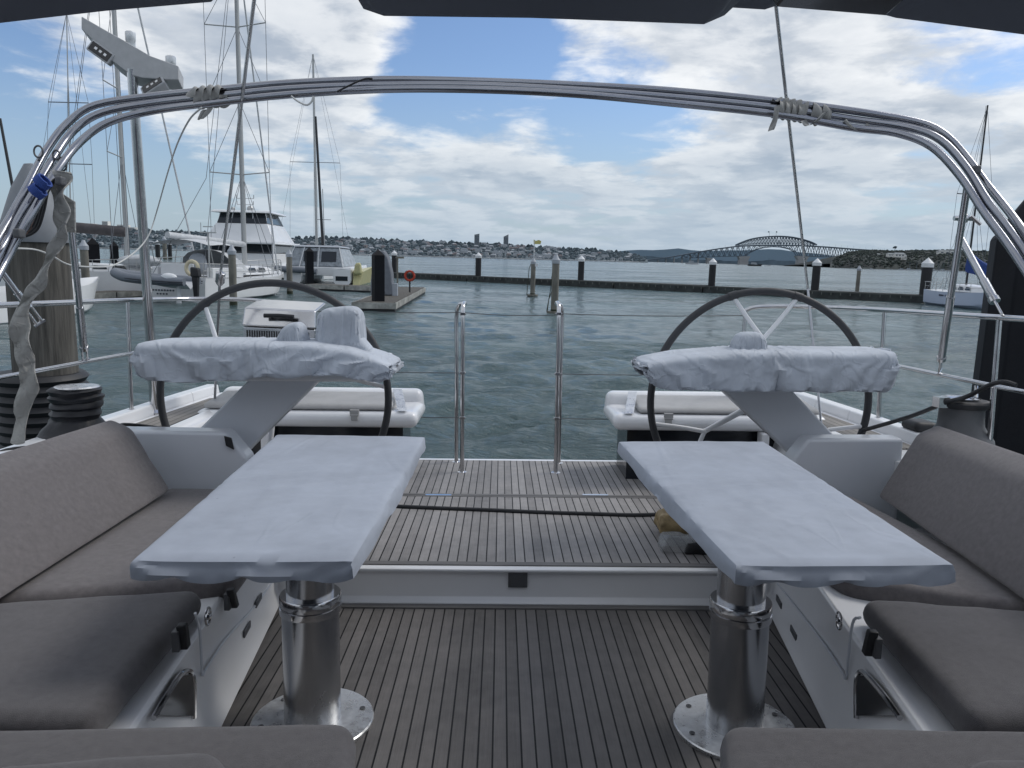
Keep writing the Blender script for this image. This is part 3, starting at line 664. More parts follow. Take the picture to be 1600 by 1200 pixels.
# ---- pushpit rails
XL=-2.27; XR=2.36
def rail_side(sg,lab):
    x=XL if sg<0 else XR
    t=thing('stern_rail',lab,'railing',(x,4.5,.66),boat=True)
    m=MB()
    zt=1.335; zl=1.01; ye=5.35
    ix=x-sg*.62
    top=[(x,-1.5,zt+.03),(x,1,zt+.02),(x,3,zt),(x-sg*.0,4.6,zt),(x-sg*.03,5.0,zt),(x-sg*.16,ye-.05,zt),(x-sg*.42,ye+.02,zt),(ix,ye+.04,zt-.02),(ix-sg*.03,ye+.04,zt-.12),(ix-sg*.03,ye+.04,.62),(ix-sg*.03,ye+.04,DZ)]
    m.tube(top,.0145,12,smooth=6); m.build('top_rail',STEEL,t,smooth=True)
    m=MB(); m.tube([(x,-1.5,zl+.03),(x,3,zl),(x,4.6,zl),(x-sg*.04,5.05,zl),(x-sg*.2,ye-.03,zl-.02),(ix,ye+.04,zl-.03)],.0115,10,smooth=6); m.build('lower_rail',STEEL,t,smooth=True)
    m=MB(); m.tube([(x-sg*.1,4.9,.86),(x-sg*.25,ye,.83),(ix,ye+.04,.82)],.0095,8,smooth=5); m.build('lowest_rail',STEEL,t,smooth=True)
    for Y in ((4.72,3.1,1.2) if sg<0 else (4.72,3.62,1.9)):
        m=MB(); m.tube([(x+sg*.01,Y,.655),(x,Y,zt)],.0125,10); m.lathe([(0,0),(.035,0),(.035,.006),(.018,.012),(0,.012)],(x+sg*.01,Y,.655),16); m.build('stanchion',STEEL,t,smooth=True)
    m=MB(); m.tube([(x-sg*.05,3.62,.66),(x,3.9-.15,.99)],.009,8) if sg>0 else m.tube([(x-sg*.05,3.3,.66),(x,3.14,.99)],.009,8); m.build('brace',STEEL,t,smooth=True)
    # small gas bottle / lamp on the corner
    m=MB(); m.lathe([(0,0),(.026,0),(.028,.01),(.028,.11),(.02,.125),(0,.13)],(ix+sg*.05,ye+.02,.86),20); m.build('stern_light',PLATE,t,smooth=True)
rail_side(-1,'left stainless stern rail running along the toe rail toward the timber pile')
rail_side(1,'right stainless stern rail running along the toe rail toward the black pile')
# lifelines over the transom
def line(name,pts,r,mt,lab,cat,sm=0,group=None,n=6):
    m=MB(); m.tube(pts,r,n,smooth=sm); return tag(m.build(name,mt,None,smooth=True,boat=True),lab,cat,group)
def sagl(a,b,s,n=10): return [Vector(a).lerp(Vector(b),k/n)+Vector((0,0,-s*4*(k/n)*(1-k/n))) for k in range(n+1)]
for z,w in ((1.27,'top'),(.86,'middle'),(.55,'lowest')):
    line('guard_wire',sagl((XL+.62,5.39,z),(hA[0].x,hA[0].y,z),.01),.0028,WINCH,'%s thin guard wire between left stern rail and left gate hoop'%w,'wire')
    line('guard_wire',sagl((XR-.62,5.39,z),(hB[0].x,hB[0].y,z),.01),.0028,WINCH,'%s thin guard wire between right stern rail and right gate hoop'%w,'wire')
line('guard_wire',sagl((hA[0].x,hA[0].y,1.27),(hB[0].x,hB[0].y,1.262),.012),.0028,WINCH,'single thin wire closing the gap between the two gate hoops','wire')
# ---- folded bimini frame: three tubes side by side
bm=thing('folding_arch','bundle of three curved stainless tubes arching across the whole view','bimini frame',(0,3.4,1.2),boat=True)
arcs=[[(-135,600,2.35),(0,368,3.0),(40,297,3.15),(72,236,3.3),(105,193,3.4),(150,164,3.45),(240,150,3.5),(330,141,3.5),(450,130,3.5),(600,124.5,3.5),(750,127,3.5),(900,133,3.5),(1050,142,3.5),(1210,158,3.5),(1330,173,3.45),(1430,190,3.4),(1475,209,3.35),(1512,248,3.3),(1545,292,3.2),(1600,362,3.0),(1760,590,2.35)],
[(-120,615,2.35),(0,392,2.98),(50,306,3.12),(82,250,3.25),(115,204,3.38),(160,176,3.43),(240,161,3.48),(330,151,3.48),(450,139,3.48),(600,133,3.48),(750,133.5,3.48),(900,141,3.48),(1050,152,3.48),(1210,168,3.48),(1330,186,3.45),(1420,200,3.38),(1470,219,3.3),(1510,262,3.22),(1545,317,3.1),(1600,390,2.95),(1750,600,2.35)],
[(-110,640,2.35),(0,424,2.95),(50,333,3.08),(88,268,3.2),(125,222,3.33),(170,191,3.4),(240,173,3.46),(330,161,3.46),(450,148,3.46),(600,139.5,3.46),(750,140,3.46),(900,147,3.46),(1050,161,3.46),(1210,178,3.46),(1330,199,3.43),(1400,208,3.38),(1455,229,3.3),(1500,275,3.2),(1540,335,3.08),(1600,418,2.9),(1740,640,2.35)]]
for a in arcs:
    m=MB(); m.tube([BY(*p) for p in a],.0160,12,smooth=5); m.build('tube',ARCHM,bm,smooth=True)
for (x,y,Y) in ((1524,266,3.25),(95,283,3.2),(30,365,3.02)):
    m=MB(); q=BY(x,y,Y-.03); m.rbox([q+Vector((i*.014,j*.022,k*.018)) for k in (-1,1) for i,j in ((-1,-1),(1,-1),(1,1),(-1,1))],.008,3); m.build('clamp',WINCH,bm,smooth=True)
# wrapped straps
def wrap(x0,x1,lab,ph,turns,dang):
    t=thing('webbing_strap',lab,'strap',BY(x0,170,3.46),boat=True); m=MB()
    P=[]
    N=turns*16
    for i in range(N+1):
        f=i/N; px=x0+(x1-x0)*f; yc=np.interp(px,[240,330,1210,1330],[162,150.5,169,186]); a=2*PI*turns*f+ph
        c=BY(px,yc,3.48); P.append(c+Vector((0,-.034*math.cos(a),.040*math.sin(a))))
    m.ribbon(P,(1,0,0),.042,smooth=2,tw=None); m.build('wrap',STRAP,t,smooth=True)
    m=MB(); m.ribbon([BY(x,y,3.4) for x,y in dang],(1,0,.3),.026,smooth=5); m.build('tail',STRAP,t,smooth=True)
    return t
wrap(303,353,'pale grey strap wound round the arch at its left side, beside the left backstay',0,4,[(318,172),(314,186),(322,178),(330,168)])
wrap(1212,1252,'pale grey strap wound round the arch where the right backstay crosses it',1,4,[(1215,165),(1212,182),(1208,194),(1205,204)])
wrap(1262,1292,'loose pale strap end looped round the arch, just right of the wound strap',2,2,[(1290,175),(1275,190),(1262,196),(1255,188)])
line('cord_loop',[BY(x,y,3.42) for x,y in ((1320,188),(1328,197),(1340,202),(1352,200),(1356,194))],.008,STRAP,'small cord loop hanging under the arch on the right','cord',5)
line('cord_loop',[BY(x,y,3.42) for x,y in ((455,150),(465,158),(478,164),(486,160),(490,150))],.004,ROPEW,'thin cord loop hanging under the arch by the slim sloop mast','cord',5)
line('lashing_cord',[BY(x,y,3.42) for x,y in ((527,143),(545,134),(560,127),(572,123),(582,123))],.004,BLACK,'dark cord lashed diagonally over the arch near its top','cord',4)
# support struts
def strut(a,b,lab,r=.0145,fork=True):
    t=thing('support_strut',lab,'strut',b,boat=True); a=Vector(a);b=Vector(b); d=(b-a).normalized()
    m=MB(); m.tube([a,b-d*.10],r,12); m.tube([a.lerp(b,.55),b-d*.10],r*1.25,12); m.build('tube',STEELB,t,smooth=True)
    m=MB(); s=d.orthogonal().normalized()*.012
    m.tube([b-d*.11,b-d*.085],r*1.5,12); m.tube([b-d*.09+s,b+s],.006,8); m.tube([b-d*.09-s,b-s],.006,8); m.tube([b-s*2,b+s*2],.007,8); m.build('fork_end',STEEL,t,smooth=True)
strut(BY(1512,287,3.4),BX(1468,580,XR),'upright steel strut from the right side of the arch down to the lower rail',.0155)
strut(BX(1502,374,XR-.05),BX(1567,494,XR),'short diagonal steel strut clamped to the upright on the right',.0165)
m=MB(); q=BY(1505,341,3.75); m.tube([q+Vector((-.045,0,0)),q+Vector((.05,0,0))],.012,8); m.tube([q+Vector((.03,-.01,.01)),q+Vector((.075,-.02,-.03))],.009,8); m.sphere(q,.027,10)
tag(m.build('rail_clamp',STEEL,None,smooth=True,boat=True),'small steel clamp with a lever on the right upright strut','clamp')
strut(BY(112,360,3.7),BX(133,563,XL),'dark upright steel strut in front of the right half of the timber pile',.0155)
strut(BY(-20,395,3.1),BY(62,505,3.3),'short diagonal steel strut behind the grey fabric sleeve at the left edge',.012)
# ---- antenna post
ab=BY(243,646,4.95); at=BY(206,108,4.6)
ap=thing('antenna_post','tall stainless post on the left side deck carrying a grey instrument bracket','antenna post',ab,boat=True)
m=MB(); m.tube([ab,at],lambda t:.030-.003*t,16); m.lathe([(0,0),(.05,0),(.05,.01),(.034,.03),(0,.03)],ab,20); m.build('pole',STEEL,ap,smooth=True)
m=MB(); pr=[(111,24),(127,24),(197,66),(230,85),(279,99),(279,124),(262,124.5),(216,119),(201,116),(169,93),(126,44),(111,44)]
top=[(112,24),(127,24),(199,66),(235,87),(279,103),(279,125),(222,122),(204,117),(176,97),(128,45),(112,44)]
P=[BY(x,y,4.58) for x,y in [(127,25),(160,44),(199,66),(235,87),(279,103),(279,125),(250,124),(222,122),(204,117),(176,96),(152,70),(127,45)]]
m.prism(P,(-.07,.24,.0)); br=m.build('bracket',GREYC,ap,bevel=.006)
for (x,y) in ((204,64),(267,102)):
    q=BY(x,y,4.62); m=MB(); m.lathe([(0,-.04),(.024,-.04),(.026,0),(.028,.004),(.028,.045),(.024,.05),(0,.05)],q,20); m.build('antenna_cap',PLATE,br,smooth=True)
def flood(x,y,rz,tl,lab):
    q=BY(x,y,4.6); R=Matrix.Rotation(rz,3,'Y')@Matrix.Rotation(tl,3,'X'); m=MB()
    m.rbox([q+R@Vector(p) for p in ((-.075,-.03,-.035),(.075,-.03,-.035),(.06,.04,-.03),(-.06,.04,-.03),(-.075,-.03,.035),(.075,-.03,.035),(.06,.04,.03),(-.06,.04,.03))],.008,4)
    o=m.build('deck_light',GREYC,br,smooth=True)
    m=MB(); m.hexa([q+R@Vector(p) for p in ((-.062,-.033,-.026),(.062,-.033,-.026),(.062,-.028,-.026),(-.062,-.028,-.026),(-.062,-.033,.026),(.062,-.033,.026),(.062,-.028,.026),(-.062,-.028,.026))])
    m.build('lens',DARK,o)
    m=MB()
    for k in range(3): m.add([q+R@Vector((-.035+k*.03+a,-.0345,b)) for a,b in ((0,-.006),(.016,-.006),(.016,.008),(0,.008))],[(0,1,2,3)])
    m.build('bulb',PLATE,o)
flood(160,84,rad(35),rad(-8),''); flood(243,138,rad(-32),rad(-30),'')
m=MB(); q=BY(248,128,4.64); m.tube([q+Vector((0,0,.02)),q+Vector((-.005,0,-.04))],.012,8); m.build('light_mount',WINCH,br,smooth=True)
# ---- backstays
line('backstay',[BY(402,-40,2.9),BY(345,425,4.75)],.0075,STEELB,'left backstay wire falling from the top past the wound strap to a steel tensioner','rigging',n=8)
m=MB(); a=BY(345,424,4.75); b=BY(343,447,4.78); m.tube([a,a.lerp(b,.12),a.lerp(b,.2),a.lerp(b,.75),b],lambda t:.009 if t in(0,1) else .028,12); e=BZ(335,640,.6); m.tube([b,e],.0085,8)
tag(m.build('stay_tensioner',STEELB,None,smooth=True,boat=True),'steel tensioner at the foot of the left backstay','rigging')
line('backstay',[BY(1207,-40,3.0),BY(1262,450,4.9),BZ(1284,672,.6)],.0075,STEELB,'right backstay wire falling from the top through the right strap to the deck','rigging',n=8)
# ---- barbecue on the rail
bb=thing('boat_barbecue','stainless box barbecue with a black handle, mounted on the left stern rail','barbecue',BY(450,532,5.15),boat=True)
c=[BY(x,y,5.1) for x,y in ((379,530),(492,534),(492,486),(380,480))]
dy=Vector((0,.34,0))
m=MB(); mid0=c[0].lerp(c[3],.40); mid1=c[1].lerp(c[2],.40); m.hexa([c[0],c[1],c[1]+dy,c[0]+dy,mid0,mid1,mid1+dy,mid0+dy]); tr=m.build('firebox',STEELB,bb,bevel=.01)
m=MB()
for k in range(26):
    x=mid0.lerp(mid1,.06+k*.034); m.box(x+Vector((0,-.002,-.045)),(.008,.006,.045))
m.build('vent_slots',BLACK,tr)
m=MB(); up=Vector((0,0,.05)); e0=mid0+Vector((-.006,-.01,.004)); e1=mid1+Vector((.006,-.01,.004)); m.hexa([e0,e1,e1+dy,e0+dy,c[3]+Vector((0,.02,0)),c[2]+Vector((0,.02,0)),c[2]+dy*.95+up,c[3]+dy*.95+up]); ld=m.build('lid',STEEL,bb,bevel=.012)
m=MB(); h0=mid0.lerp(mid1,.33)+Vector((0,-.05,.08)); h1=mid0.lerp(mid1,.74)+Vector((0,-.05,.08)); m.tube([h0,h0.lerp(h1,.5)+Vector((0,0,.004)),h1],.014,10); m.tube([h0.lerp(h1,.15),h0.lerp(h1,.15)+Vector((0,.07,0))],.01,8); m.tube([h0.lerp(h1,.85),h0.lerp(h1,.85)+Vector((0,.07,0))],.01,8); m.build('handle',BLACK,ld,smooth=True)
m=MB(); q=(c[0]+c[1])/2; m.tube([q+Vector((0,.2,0)),q+Vector((-.2,.2,-.5)),q+Vector((-.2,.2,-.72))],.014,8); m.build('rail_bracket',STEEL,bb,smooth=True)
# ---- winches
wl=thing('covered_winch','black covered winch on the left side deck, its cover crumpled','winch',BZ(122,690,.62),boat=True)
c0=BY(122,690,3.95); c0.z=.6; zz=lambda y:BY(122,y,3.95).z
pr=[]; 
for k in range(26):
    t=k/25; z=c0.z+(zz(606)-c0.z)*t
    r=.205-.03*t if t<.12 else (.20-.07*min(1,(t-.12)/.28) if t<.42 else .118+.007*math.sin(k*1.9))
    pr.append((r,z-c0.z))
m=MB(); m.lathe([(0,0)]+pr+[(.10,pr[-1][1]+.006),(0,pr[-1][1]+.008)],c0,40)
for v in m.v:
    d=noise.noise(v*9)*.018+noise.noise(v*22)*.008; o=Vector((v.x-c0.x,v.y-c0.y,0)); 
    if o.length>1e-4: v+=o.normalized()*d; v.z+=d*.6
m.build('cover',BLACKC,wl,smooth=True)
m=MB(); m.lathe([(0,0),(.102,0),(.108,.006),(.10,.013),(0,.014)],(c0.x+.01,c0.y,zz(606)-.002),32); m.build('cap_ring',PLATE,wl,smooth=True)
wr_=thing('winch','bare grey winch with steel top on the right side deck','winch',BY(1497,712,3.75),boat=True)
c1=BY(1497,705,3.72); z1=c1.z; zz=lambda y:BY(1497,y,3.72).z-c1.z
m=MB(); m.lathe([(0,-.06),(.155,-.06),(.155,zz(692)),(.15,zz(684)),(.125,zz(675)),(.105,zz(664)),(.102,zz(655)),(.10,zz(640)),(.112,zz(634)),(0,zz(634))],c1,48); m.build('drum',WINCH,wr_,smooth=True)
m=MB(); m.lathe([(0,zz(636)),(.118,zz(636)),(.128,zz(632)),(.128,zz(628)),(.118,zz(625)),(.10,zz(624)),(0,zz(624))],c1,48); m.build('self_tailer',BLACK,wr_,smooth=True)
m=MB(); m.lathe([(0,zz(624)),(.085,zz(624)),(.088,zz(621)),(.06,zz(618.5)),(0,zz(618))],(c1.x-.01,c1.y,c1.z),40); m.box((c1.x-.125,c1.y-.03,c1.z+zz(627)),(.05,.06,.05)); m.build('steel_top',STEEL,wr_,smooth=True)
line('sheet_rope',[BY(1588,602,3.4),BY(1570,597,3.45),BY(1548,601,3.5),BY(1510,620,3.62),BY(1478,629,3.66),BY(1430,648,3.9),BY(1385,662,4.1),BY(1350,672,4.25)],.011,BLACK,'black rope led taut from behind the right wheel over the bare winch','rope',6,n=8)
m=MB()
for (a,b,c_) in (((1428,664),(1462,668),0),):
    p=BY(1432,664,4.3); m.rbox([p+Vector(v) for v in ((-.05,-.1,-.03),(.09,-.1,-.045),(.09,.1,-.045),(-.05,.1,-.03),(-.05,-.08,.03),(.09,-.1,.025),(.09,.1,.025),(-.05,.08,.03))],.03,5)
tag(m.build('deck_block',BLACK,None,smooth=True,boat=True),'small black rope block on the right side deck beside the bare winch','rope block')
def coil(c,n,r,lab,rr=.011,fl=.35):
    m=MB(); P=[]
    for k in range(n*20):
        a=k/20*2*PI; q=r*(1-.08*math.sin(k*.37)); P.append(Vector(c)+Vector((q*math.cos(a),q*math.sin(a)*fl,.012+.010*(k/20)+.012*math.sin(a*1.3))))
    m.tube(P,rr,6); return tag(m.build('rope_coil',BLACK,None,smooth=True,boat=True),lab,'rope')
coil(BZ(35,726,.61),4,.13,'black rope coiled on the left side deck at the frame edge',.012,.7)
coil(BZ(238,678,.60)+Vector((0,-.1,.02)),3,.12,'flat black rope coil behind the left coaming end',.009,.5)
coil(BZ(1585,742,.61),3,.12,'black rope coil on the right side deck at the frame edge',.011,.7)
line('deck_line',[BZ(610,791,DZ+.012),BZ(680,794,DZ+.012),BZ(760,797,DZ+.012),BZ(840,800.5,DZ+.012),BZ(920,803,DZ+.012),BZ(990,805,DZ+.012),BZ(1034,804,DZ+.012),BZ(1060,806,DZ+.012)],.0125,BLACK,'black cable lying straight across the aft deck','cable',5,n=8)
# crate of gear under right table: yellow pack in clear bag
gp=thing('gear_bag','clear plastic bag with a yellow and orange pack half hidden behind the right table','bag',BZ(1060,860,DZ),boat=True)
YEL=mat('yellow_pack',(.27,.20,.10),.6,var=.45,vs=18,bump=.004,bs=25); CLR=mat('clear_plastic',(.45,.48,.5),.15,alpha=.35,bump=.006,bs=20)
q=BZ(1064,846,DZ); m=MB(); m.rbox([q+Vector(v) for v in ((-.11,-.02,.03),(.16,-.02,.03),(.16,.18,.03),(-.11,.18,.03),(-.11,0,.13),(.14,0,.12),(.14,.17,.12),(-.09,.17,.13))],.03,8,wr=.02,wf=12); m.build('yellow_pack',YEL,gp,smooth=True)
q=BZ(1064,862,DZ); m=MB(); m.rbox([q+Vector(v) for v in ((-.11,-.05,.004),(.22,-.05,.004),(.22,.08,.004),(-.11,.08,.004),(-.09,-.04,.075),(.2,-.04,.075),(.2,.08,.075),(-.09,.08,.075))],.025,8,wr=.02,wf=14); m.build('plastic_wrap',CLR,gp,smooth=True)
m=MB(); m.rbox([q+Vector(v) for v in ((-.0,-.06,.004),(.24,-.06,.004),(.24,-.03,.004),(-.0,-.03,.004),(.02,-.055,.055),(.2,-.055,.05),(.2,-.03,.05),(.02,-.03,.055))],.012,6,wr=.015,wf=14); m.build('dark_strap',BLACK,gp,smooth=True)
# ---- grey fabric sleeve hanging at left, cords, hoses
fs_=thing('fabric_sleeve','long twisted grey fabric sleeve hanging from the left side of the arch','fabric sleeve',BY(40,690,3.4),boat=True)
pts=[(95,268,3.2),(92,300,3.2),(97,335,3.2),(96,365,3.2),(78,405,3.2),(57,450,3.2),(36,480,3.2),(31,520,3.2),(38,560,3.22),(46,595,3.22),(36,640,3.25),(28,692,3.3)]
m=MB(); m.ribbon([BY(*p) for p in pts],(1,0,0),lambda t:.060+.010*math.sin(t*9+1)+.008*math.sin(t*31),smooth=10,tw=lambda t:math.sin(t*6)*.25)
for v in m.v: v+=Vector((noise.noise(v*14),noise.noise(v*14+Vector((5,5,5)))*1.6,0))*.009
sl=m.build('sleeve',SLEEVE,fs_,smooth=True); so=sl.modifiers.new('s','SOLIDIFY'); so.thickness=.006
m=MB(); m.prism([BY(x,y,3.24) for x,y in ((93,300),(116,315),(117,364),(100,362),(98,335))],(0,.01,0)); m.build('flap',SLEEVE,fs_)
cl_=thing('blue_lashing','blue cord wound round the left arch tubes','cord',BY(62,300,3.1),boat=True)
for (x,y) in ((68,284),(60,298)):
    m=MB(); P=[]
    for k in range(60):
        a=k/10*2*PI; q=BY(x-6+k*.16,y+4-k*.12,3.06); P.append(q+Vector((.018*math.cos(a),.030*math.sin(a),-.022*math.cos(a))))
    m.tube(P,.0042,6); m.build('winding',BLUE,cl_,smooth=True)
hz=thing('hose_loops','dark and brown hoses looped below the left arch tubes','hose',BY(45,360,3.25),boat=True)
for i,(dx,mm) in enumerate(((0,BLACK),(4,BLACK),(-5,BROWN),(8,BLACK),(-2,BROWN))):
    m=MB(); m.tube([BY(78-i*2+dx,262+i*3,3.28),BY(66+dx,300,3.27),BY(60+dx,330,3.27),BY(50+dx,355+i,3.27),BY(34+dx*.5,366+i,3.27),BY(24,362,3.26),BY(18-i,345,3.24)],.0065,7,smooth=6); m.build('hose',mm,hz,smooth=True)
for (x,y,r) in ((97,258,.018),(60,237,.018),(88,242,.014)):
    m=MB(); c=BY(x,y,3.24); m.tube([c+Vector((r*math.cos(k/18*2*PI),0,r*1.3*math.sin(k/18*2*PI))) for k in range(18)],.004,6,closed=True); m.build('hose_end',WINCH,hz,smooth=True)
line('white_line',[BY(-15,388,3.2),BY(20,388,3.3),BY(55,390,3.5),BY(80,399,3.7),BY(110,414,3.9),BY(160,417,4.1),BY(185,411,4.3),BY(215,390,4.5),BY(233,366,4.6),BY(245,330,4.6),BY(262,270,4.2),BY(277,225,3.8),BY(296,187,3.5),BY(315,168,3.42)],.004,ROPEW,'thin white line drooping across the left rail and up to the arch strap','line',6)
# ---- hardtop overhead and the cabin behind the camera
ht=thing('hardtop','dark underside of the hardtop along the top edge of the view','hardtop',(0,.2,1.9),boat=True)
ED=[(-700,115),(-300,70),(0,36),(165,17),(330,3),(345,-12),(560,-14),(568,14),(600,25),(830,28),(1100,38),(1132,24),(1145,12),(1195,15),(1210,10),(1385,24),(1400,28),(1600,54),(1900,96),(2300,150)]
m=MB(); N=len(ED)
Pp=[BY(x,y,1.30) for x,y in ED]
vs=[];fs=[]
for p in Pp: vs+=[p,p+Vector((0,.02,.06)),Vector((p.x*1.5,-2.2,2.06))]
for i in range(N-1):
    fs+=[(i*3,(i+1)*3,(i+1)*3+1,i*3+1)]
base=[Vector((p.x*1.45,-2.2,1.86+.0*p.z)) for p in Pp]
o=len(vs); vs+=base
for i in range(N-1): fs+=[(i*3,o+i,o+i+1,(i+1)*3),(i*3+1,(i+1)*3+1,(i+1)*3+2,i*3+2)]
m.add(vs,fs); m.build('roof_panel',TOP,ht)
m=MB(); P=[BY(x,y,1.22) for x,y in ((568,-20),(574,12),(603,25.5),(830,28.5),(1098,38),(1128,24),(1140,-14))]; m.prism(P,(0,-.5,.02)); m.build('centre_console',TOP,ht,bevel=.012)
m=MB(); P=[BY(x,y,1.26) for x,y in ((1205,0),(1212,12),(1384,25),(1388,10))]; m.prism(P,(0,-.3,.02)); m.build('hatch_trim',DARK,ht,bevel=.004)
for sg in (-1,1):
    m=MB(); m.hexa([(sg*1.75-.05,-2.2,.8),(sg*1.75+.05,-2.2,.8),(sg*2.0+.05,-.5,.8),(sg*2.0-.05,-.5,.8),(sg*1.55-.05,-2.2,1.95),(sg*1.55+.05,-2.2,1.95),(sg*1.75+.05,-.5,1.95),(sg*1.75-.05,-.5,1.95)]); m.build('side_screen',TOP,ht)
m=MB(); m.box((0,-2.25,1.0),(4.4,.1,2.1)); m.build('cabin_bulkhead',GEL2,yacht)
m=MB(); m.box((0,-1.6,.2),(4.4,1.0,.5)); m.build('cabin_step',GEL2,yacht)
for o in BOAT:
    o.matrix_world=MB4@(Matrix.Translation(o.location))
# ================================================================= HARBOUR
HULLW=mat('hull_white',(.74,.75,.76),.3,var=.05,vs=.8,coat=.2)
HULLG=mat('hull_grey_white',(.58,.60,.62),.4,var=.06,vs=.8)  # slightly greyer white for decks, dinghy hull and a side door
MASTM=mat('mast_aluminium',(.42,.43,.43),.4,metal=.35,var=.05,vs=1)
BMAST=mat('black_mast',(.02,.022,.026),.4)
WIRE=mat('rigging_wire',(.13,.14,.16),.5)
BLKPILE=mat('black_pile_sleeve',(.004,.005,.008),.7,spec=.25,var=.25,vs=3,bump=.004,bs=8)
BLKPOST=mat('black_pile_paint',(.010,.011,.014),.6,var=.3,vs=2)
GRYPILE=mat('grey_concrete_pile',(.16,.155,.135),.8,var=.35,vs=2.5,vstretch=(1,1,.4),bump=.01,bs=6)
CAPW=mat('white_cap',(.62,.64,.66),.5,var=.08,vs=5)
CAPG=mat('grey_cap',(.33,.36,.40),.5,var=.05,vs=4)
WEED=mat('weedy_waterline',(.030,.036,.022),.9,var=.4,vs=6)
DOCKT=mat('dock_planks',(.085,.080,.070),.85,var=.4,vs=4,vstretch=(1,6,1))
DOCKS=mat('dock_side',(.30,.30,.28),.8,var=.5,vs=2.2,detail=8)
BWAT=mat('breakwater_concrete',(.040,.046,.046),.9,var=.5,vs=1.2,detail=8)
GLASS=mat('cabin_glass',(.02,.025,.032),.08)
VINYL=mat('clear_vinyl',(.26,.29,.32),.25,var=.4,vs=2.5,bump=.03,bs=4)
RIBG=mat('grey_inflatable',(.15,.17,.20),.6,var=.08,vs=3)
RIBD=mat('inflatable_stripe',(.035,.04,.05),.6)
YELH=mat('pale_yellow_hull',(.44,.42,.22),.45,var=.08,vs=2)
RED=mat('red_ring',(.42,.045,.02),.5,var=.15,vs=8)
CREAM=mat('cream_horseshoe',(.55,.50,.36),.7,var=.1,vs=5)
SAILB=mat('brown_sail_cover',(.09,.082,.085),.9,var=.2,vs=3,bump=.02,bs=6)
BLUEC=mat('blue_sail_cover',(.012,.045,.20),.8,var=.25,vs=4,bump=.03,bs=5)
CLOTHW=mat('white_cloth',(.5,.52,.54),.8,var=.15,vs=4,bump=.03,bs=5)
LETTER=mat('dark_lettering',(.03,.04,.07),.5)
CONE=mat('grey_pile_cap',(.20,.215,.235),.55,var=.1,vs=6)
YSIGN=mat('yellow_sign',(.50,.45,.16),.6)
def hz(c,k,h=(.17,.245,.33)): return tuple(a*(1-k)+b*k for a,b in zip(c,h))  # blends bluish air haze into the base colour of far things
# ---- water
def water():
    m=bpy.data.materials.new('harbour_water'); m.use_nodes=True; n=m.node_tree.nodes; l=m.node_tree.links; b=n['Principled BSDF']
    b.inputs['Base Color'].default_value=(.012,.034,.036,1); b.inputs['Roughness'].default_value=.13; b.inputs['IOR'].default_value=1.333
    tc=n.new('ShaderNodeTexCoord')
    def nz(s,st,d,r=.6,dist=0):
        mp=n.new('ShaderNodeMapping'); mp.inputs['Scale'].default_value=st; mp.inputs['Rotation'].default_value=(0,0,rad(14)); l.new(tc.outputs['Object'],mp.inputs[0])
        t=n.new('ShaderNodeTexNoise'); t.inputs['Scale'].default_value=s; t.inputs['Detail'].default_value=d; t.inputs['Roughness'].default_value=r; t.inputs['Distortion'].default_value=dist; l.new(mp.outputs[0],t.inputs['Vector']); return t
    a=nz(5.5,(1,1.7,1),6,.68,.4); c=nz(.5,(1,2.4,1),5,.6,.3)
    ad=n.new('ShaderNodeMath'); ad.operation='MULTIPLY_ADD'; l.new(c.outputs['Fac'],ad.inputs[0]); ad.inputs[1].default_value=4.; l.new(a.outputs['Fac'],ad.inputs[2])
    bp=n.new('ShaderNodeBump'); bp.inputs['Strength'].default_value=1.; bp.inputs['Distance'].default_value=.075; l.new(ad.outputs[0],bp.inputs['Height'])
    def slope(s,st,k,off):
        t=nz(s,st,3,.6); v=n.new('ShaderNodeVectorMath'); v.operation='SUBTRACT'; l.new(t.outputs['Color'],v.inputs[0]); v.inputs[1].default_value=(.5,.5,.5)
        u=n.new('ShaderNodeVectorMath'); u.operation='MULTIPLY'; l.new(v.outputs[0],u.inputs[0]); u.inputs[1].default_value=(k*.7,k,0); return u.outputs[0]
    a1=n.new('ShaderNodeVectorMath'); l.new(slope(3.2,(.8,1.9,1),1.5,0),a1.inputs[0]); l.new(slope(.22,(.6,2.6,1),1.9,3),a1.inputs[1])
    a0=n.new('ShaderNodeVectorMath'); l.new(a1.outputs[0],a0.inputs[0]); l.new(slope(.035,(.5,3.,1),1.3,5),a0.inputs[1])
    a2=n.new('ShaderNodeVectorMath'); l.new(a0.outputs[0],a2.inputs[0]); l.new(bp.outputs[0],a2.inputs[1])
    a3=n.new('ShaderNodeVectorMath'); a3.operation='NORMALIZE'; l.new(a2.outputs[0],a3.inputs[0]); l.new(a3.outputs[0],b.inputs['Normal'])
    p=nz(.035,(1,2.5,1),4,.6,.5); r=n.new('ShaderNodeMapRange'); r.inputs['From Min'].default_value=.35; r.inputs['From Max'].default_value=.65; r.inputs['To Min'].default_value=.75; r.inputs['To Max'].default_value=1.3; l.new(p.outputs['Fac'],r.inputs[0])
    mx=n.new('ShaderNodeVectorMath'); mx.operation='SCALE'; mx.inputs[0].default_value=(.062,.104,.110); l.new(r.outputs[0],mx.inputs['Scale']); l.new(mx.outputs[0],b.inputs['Base Color'])
    return m
WAT=water()
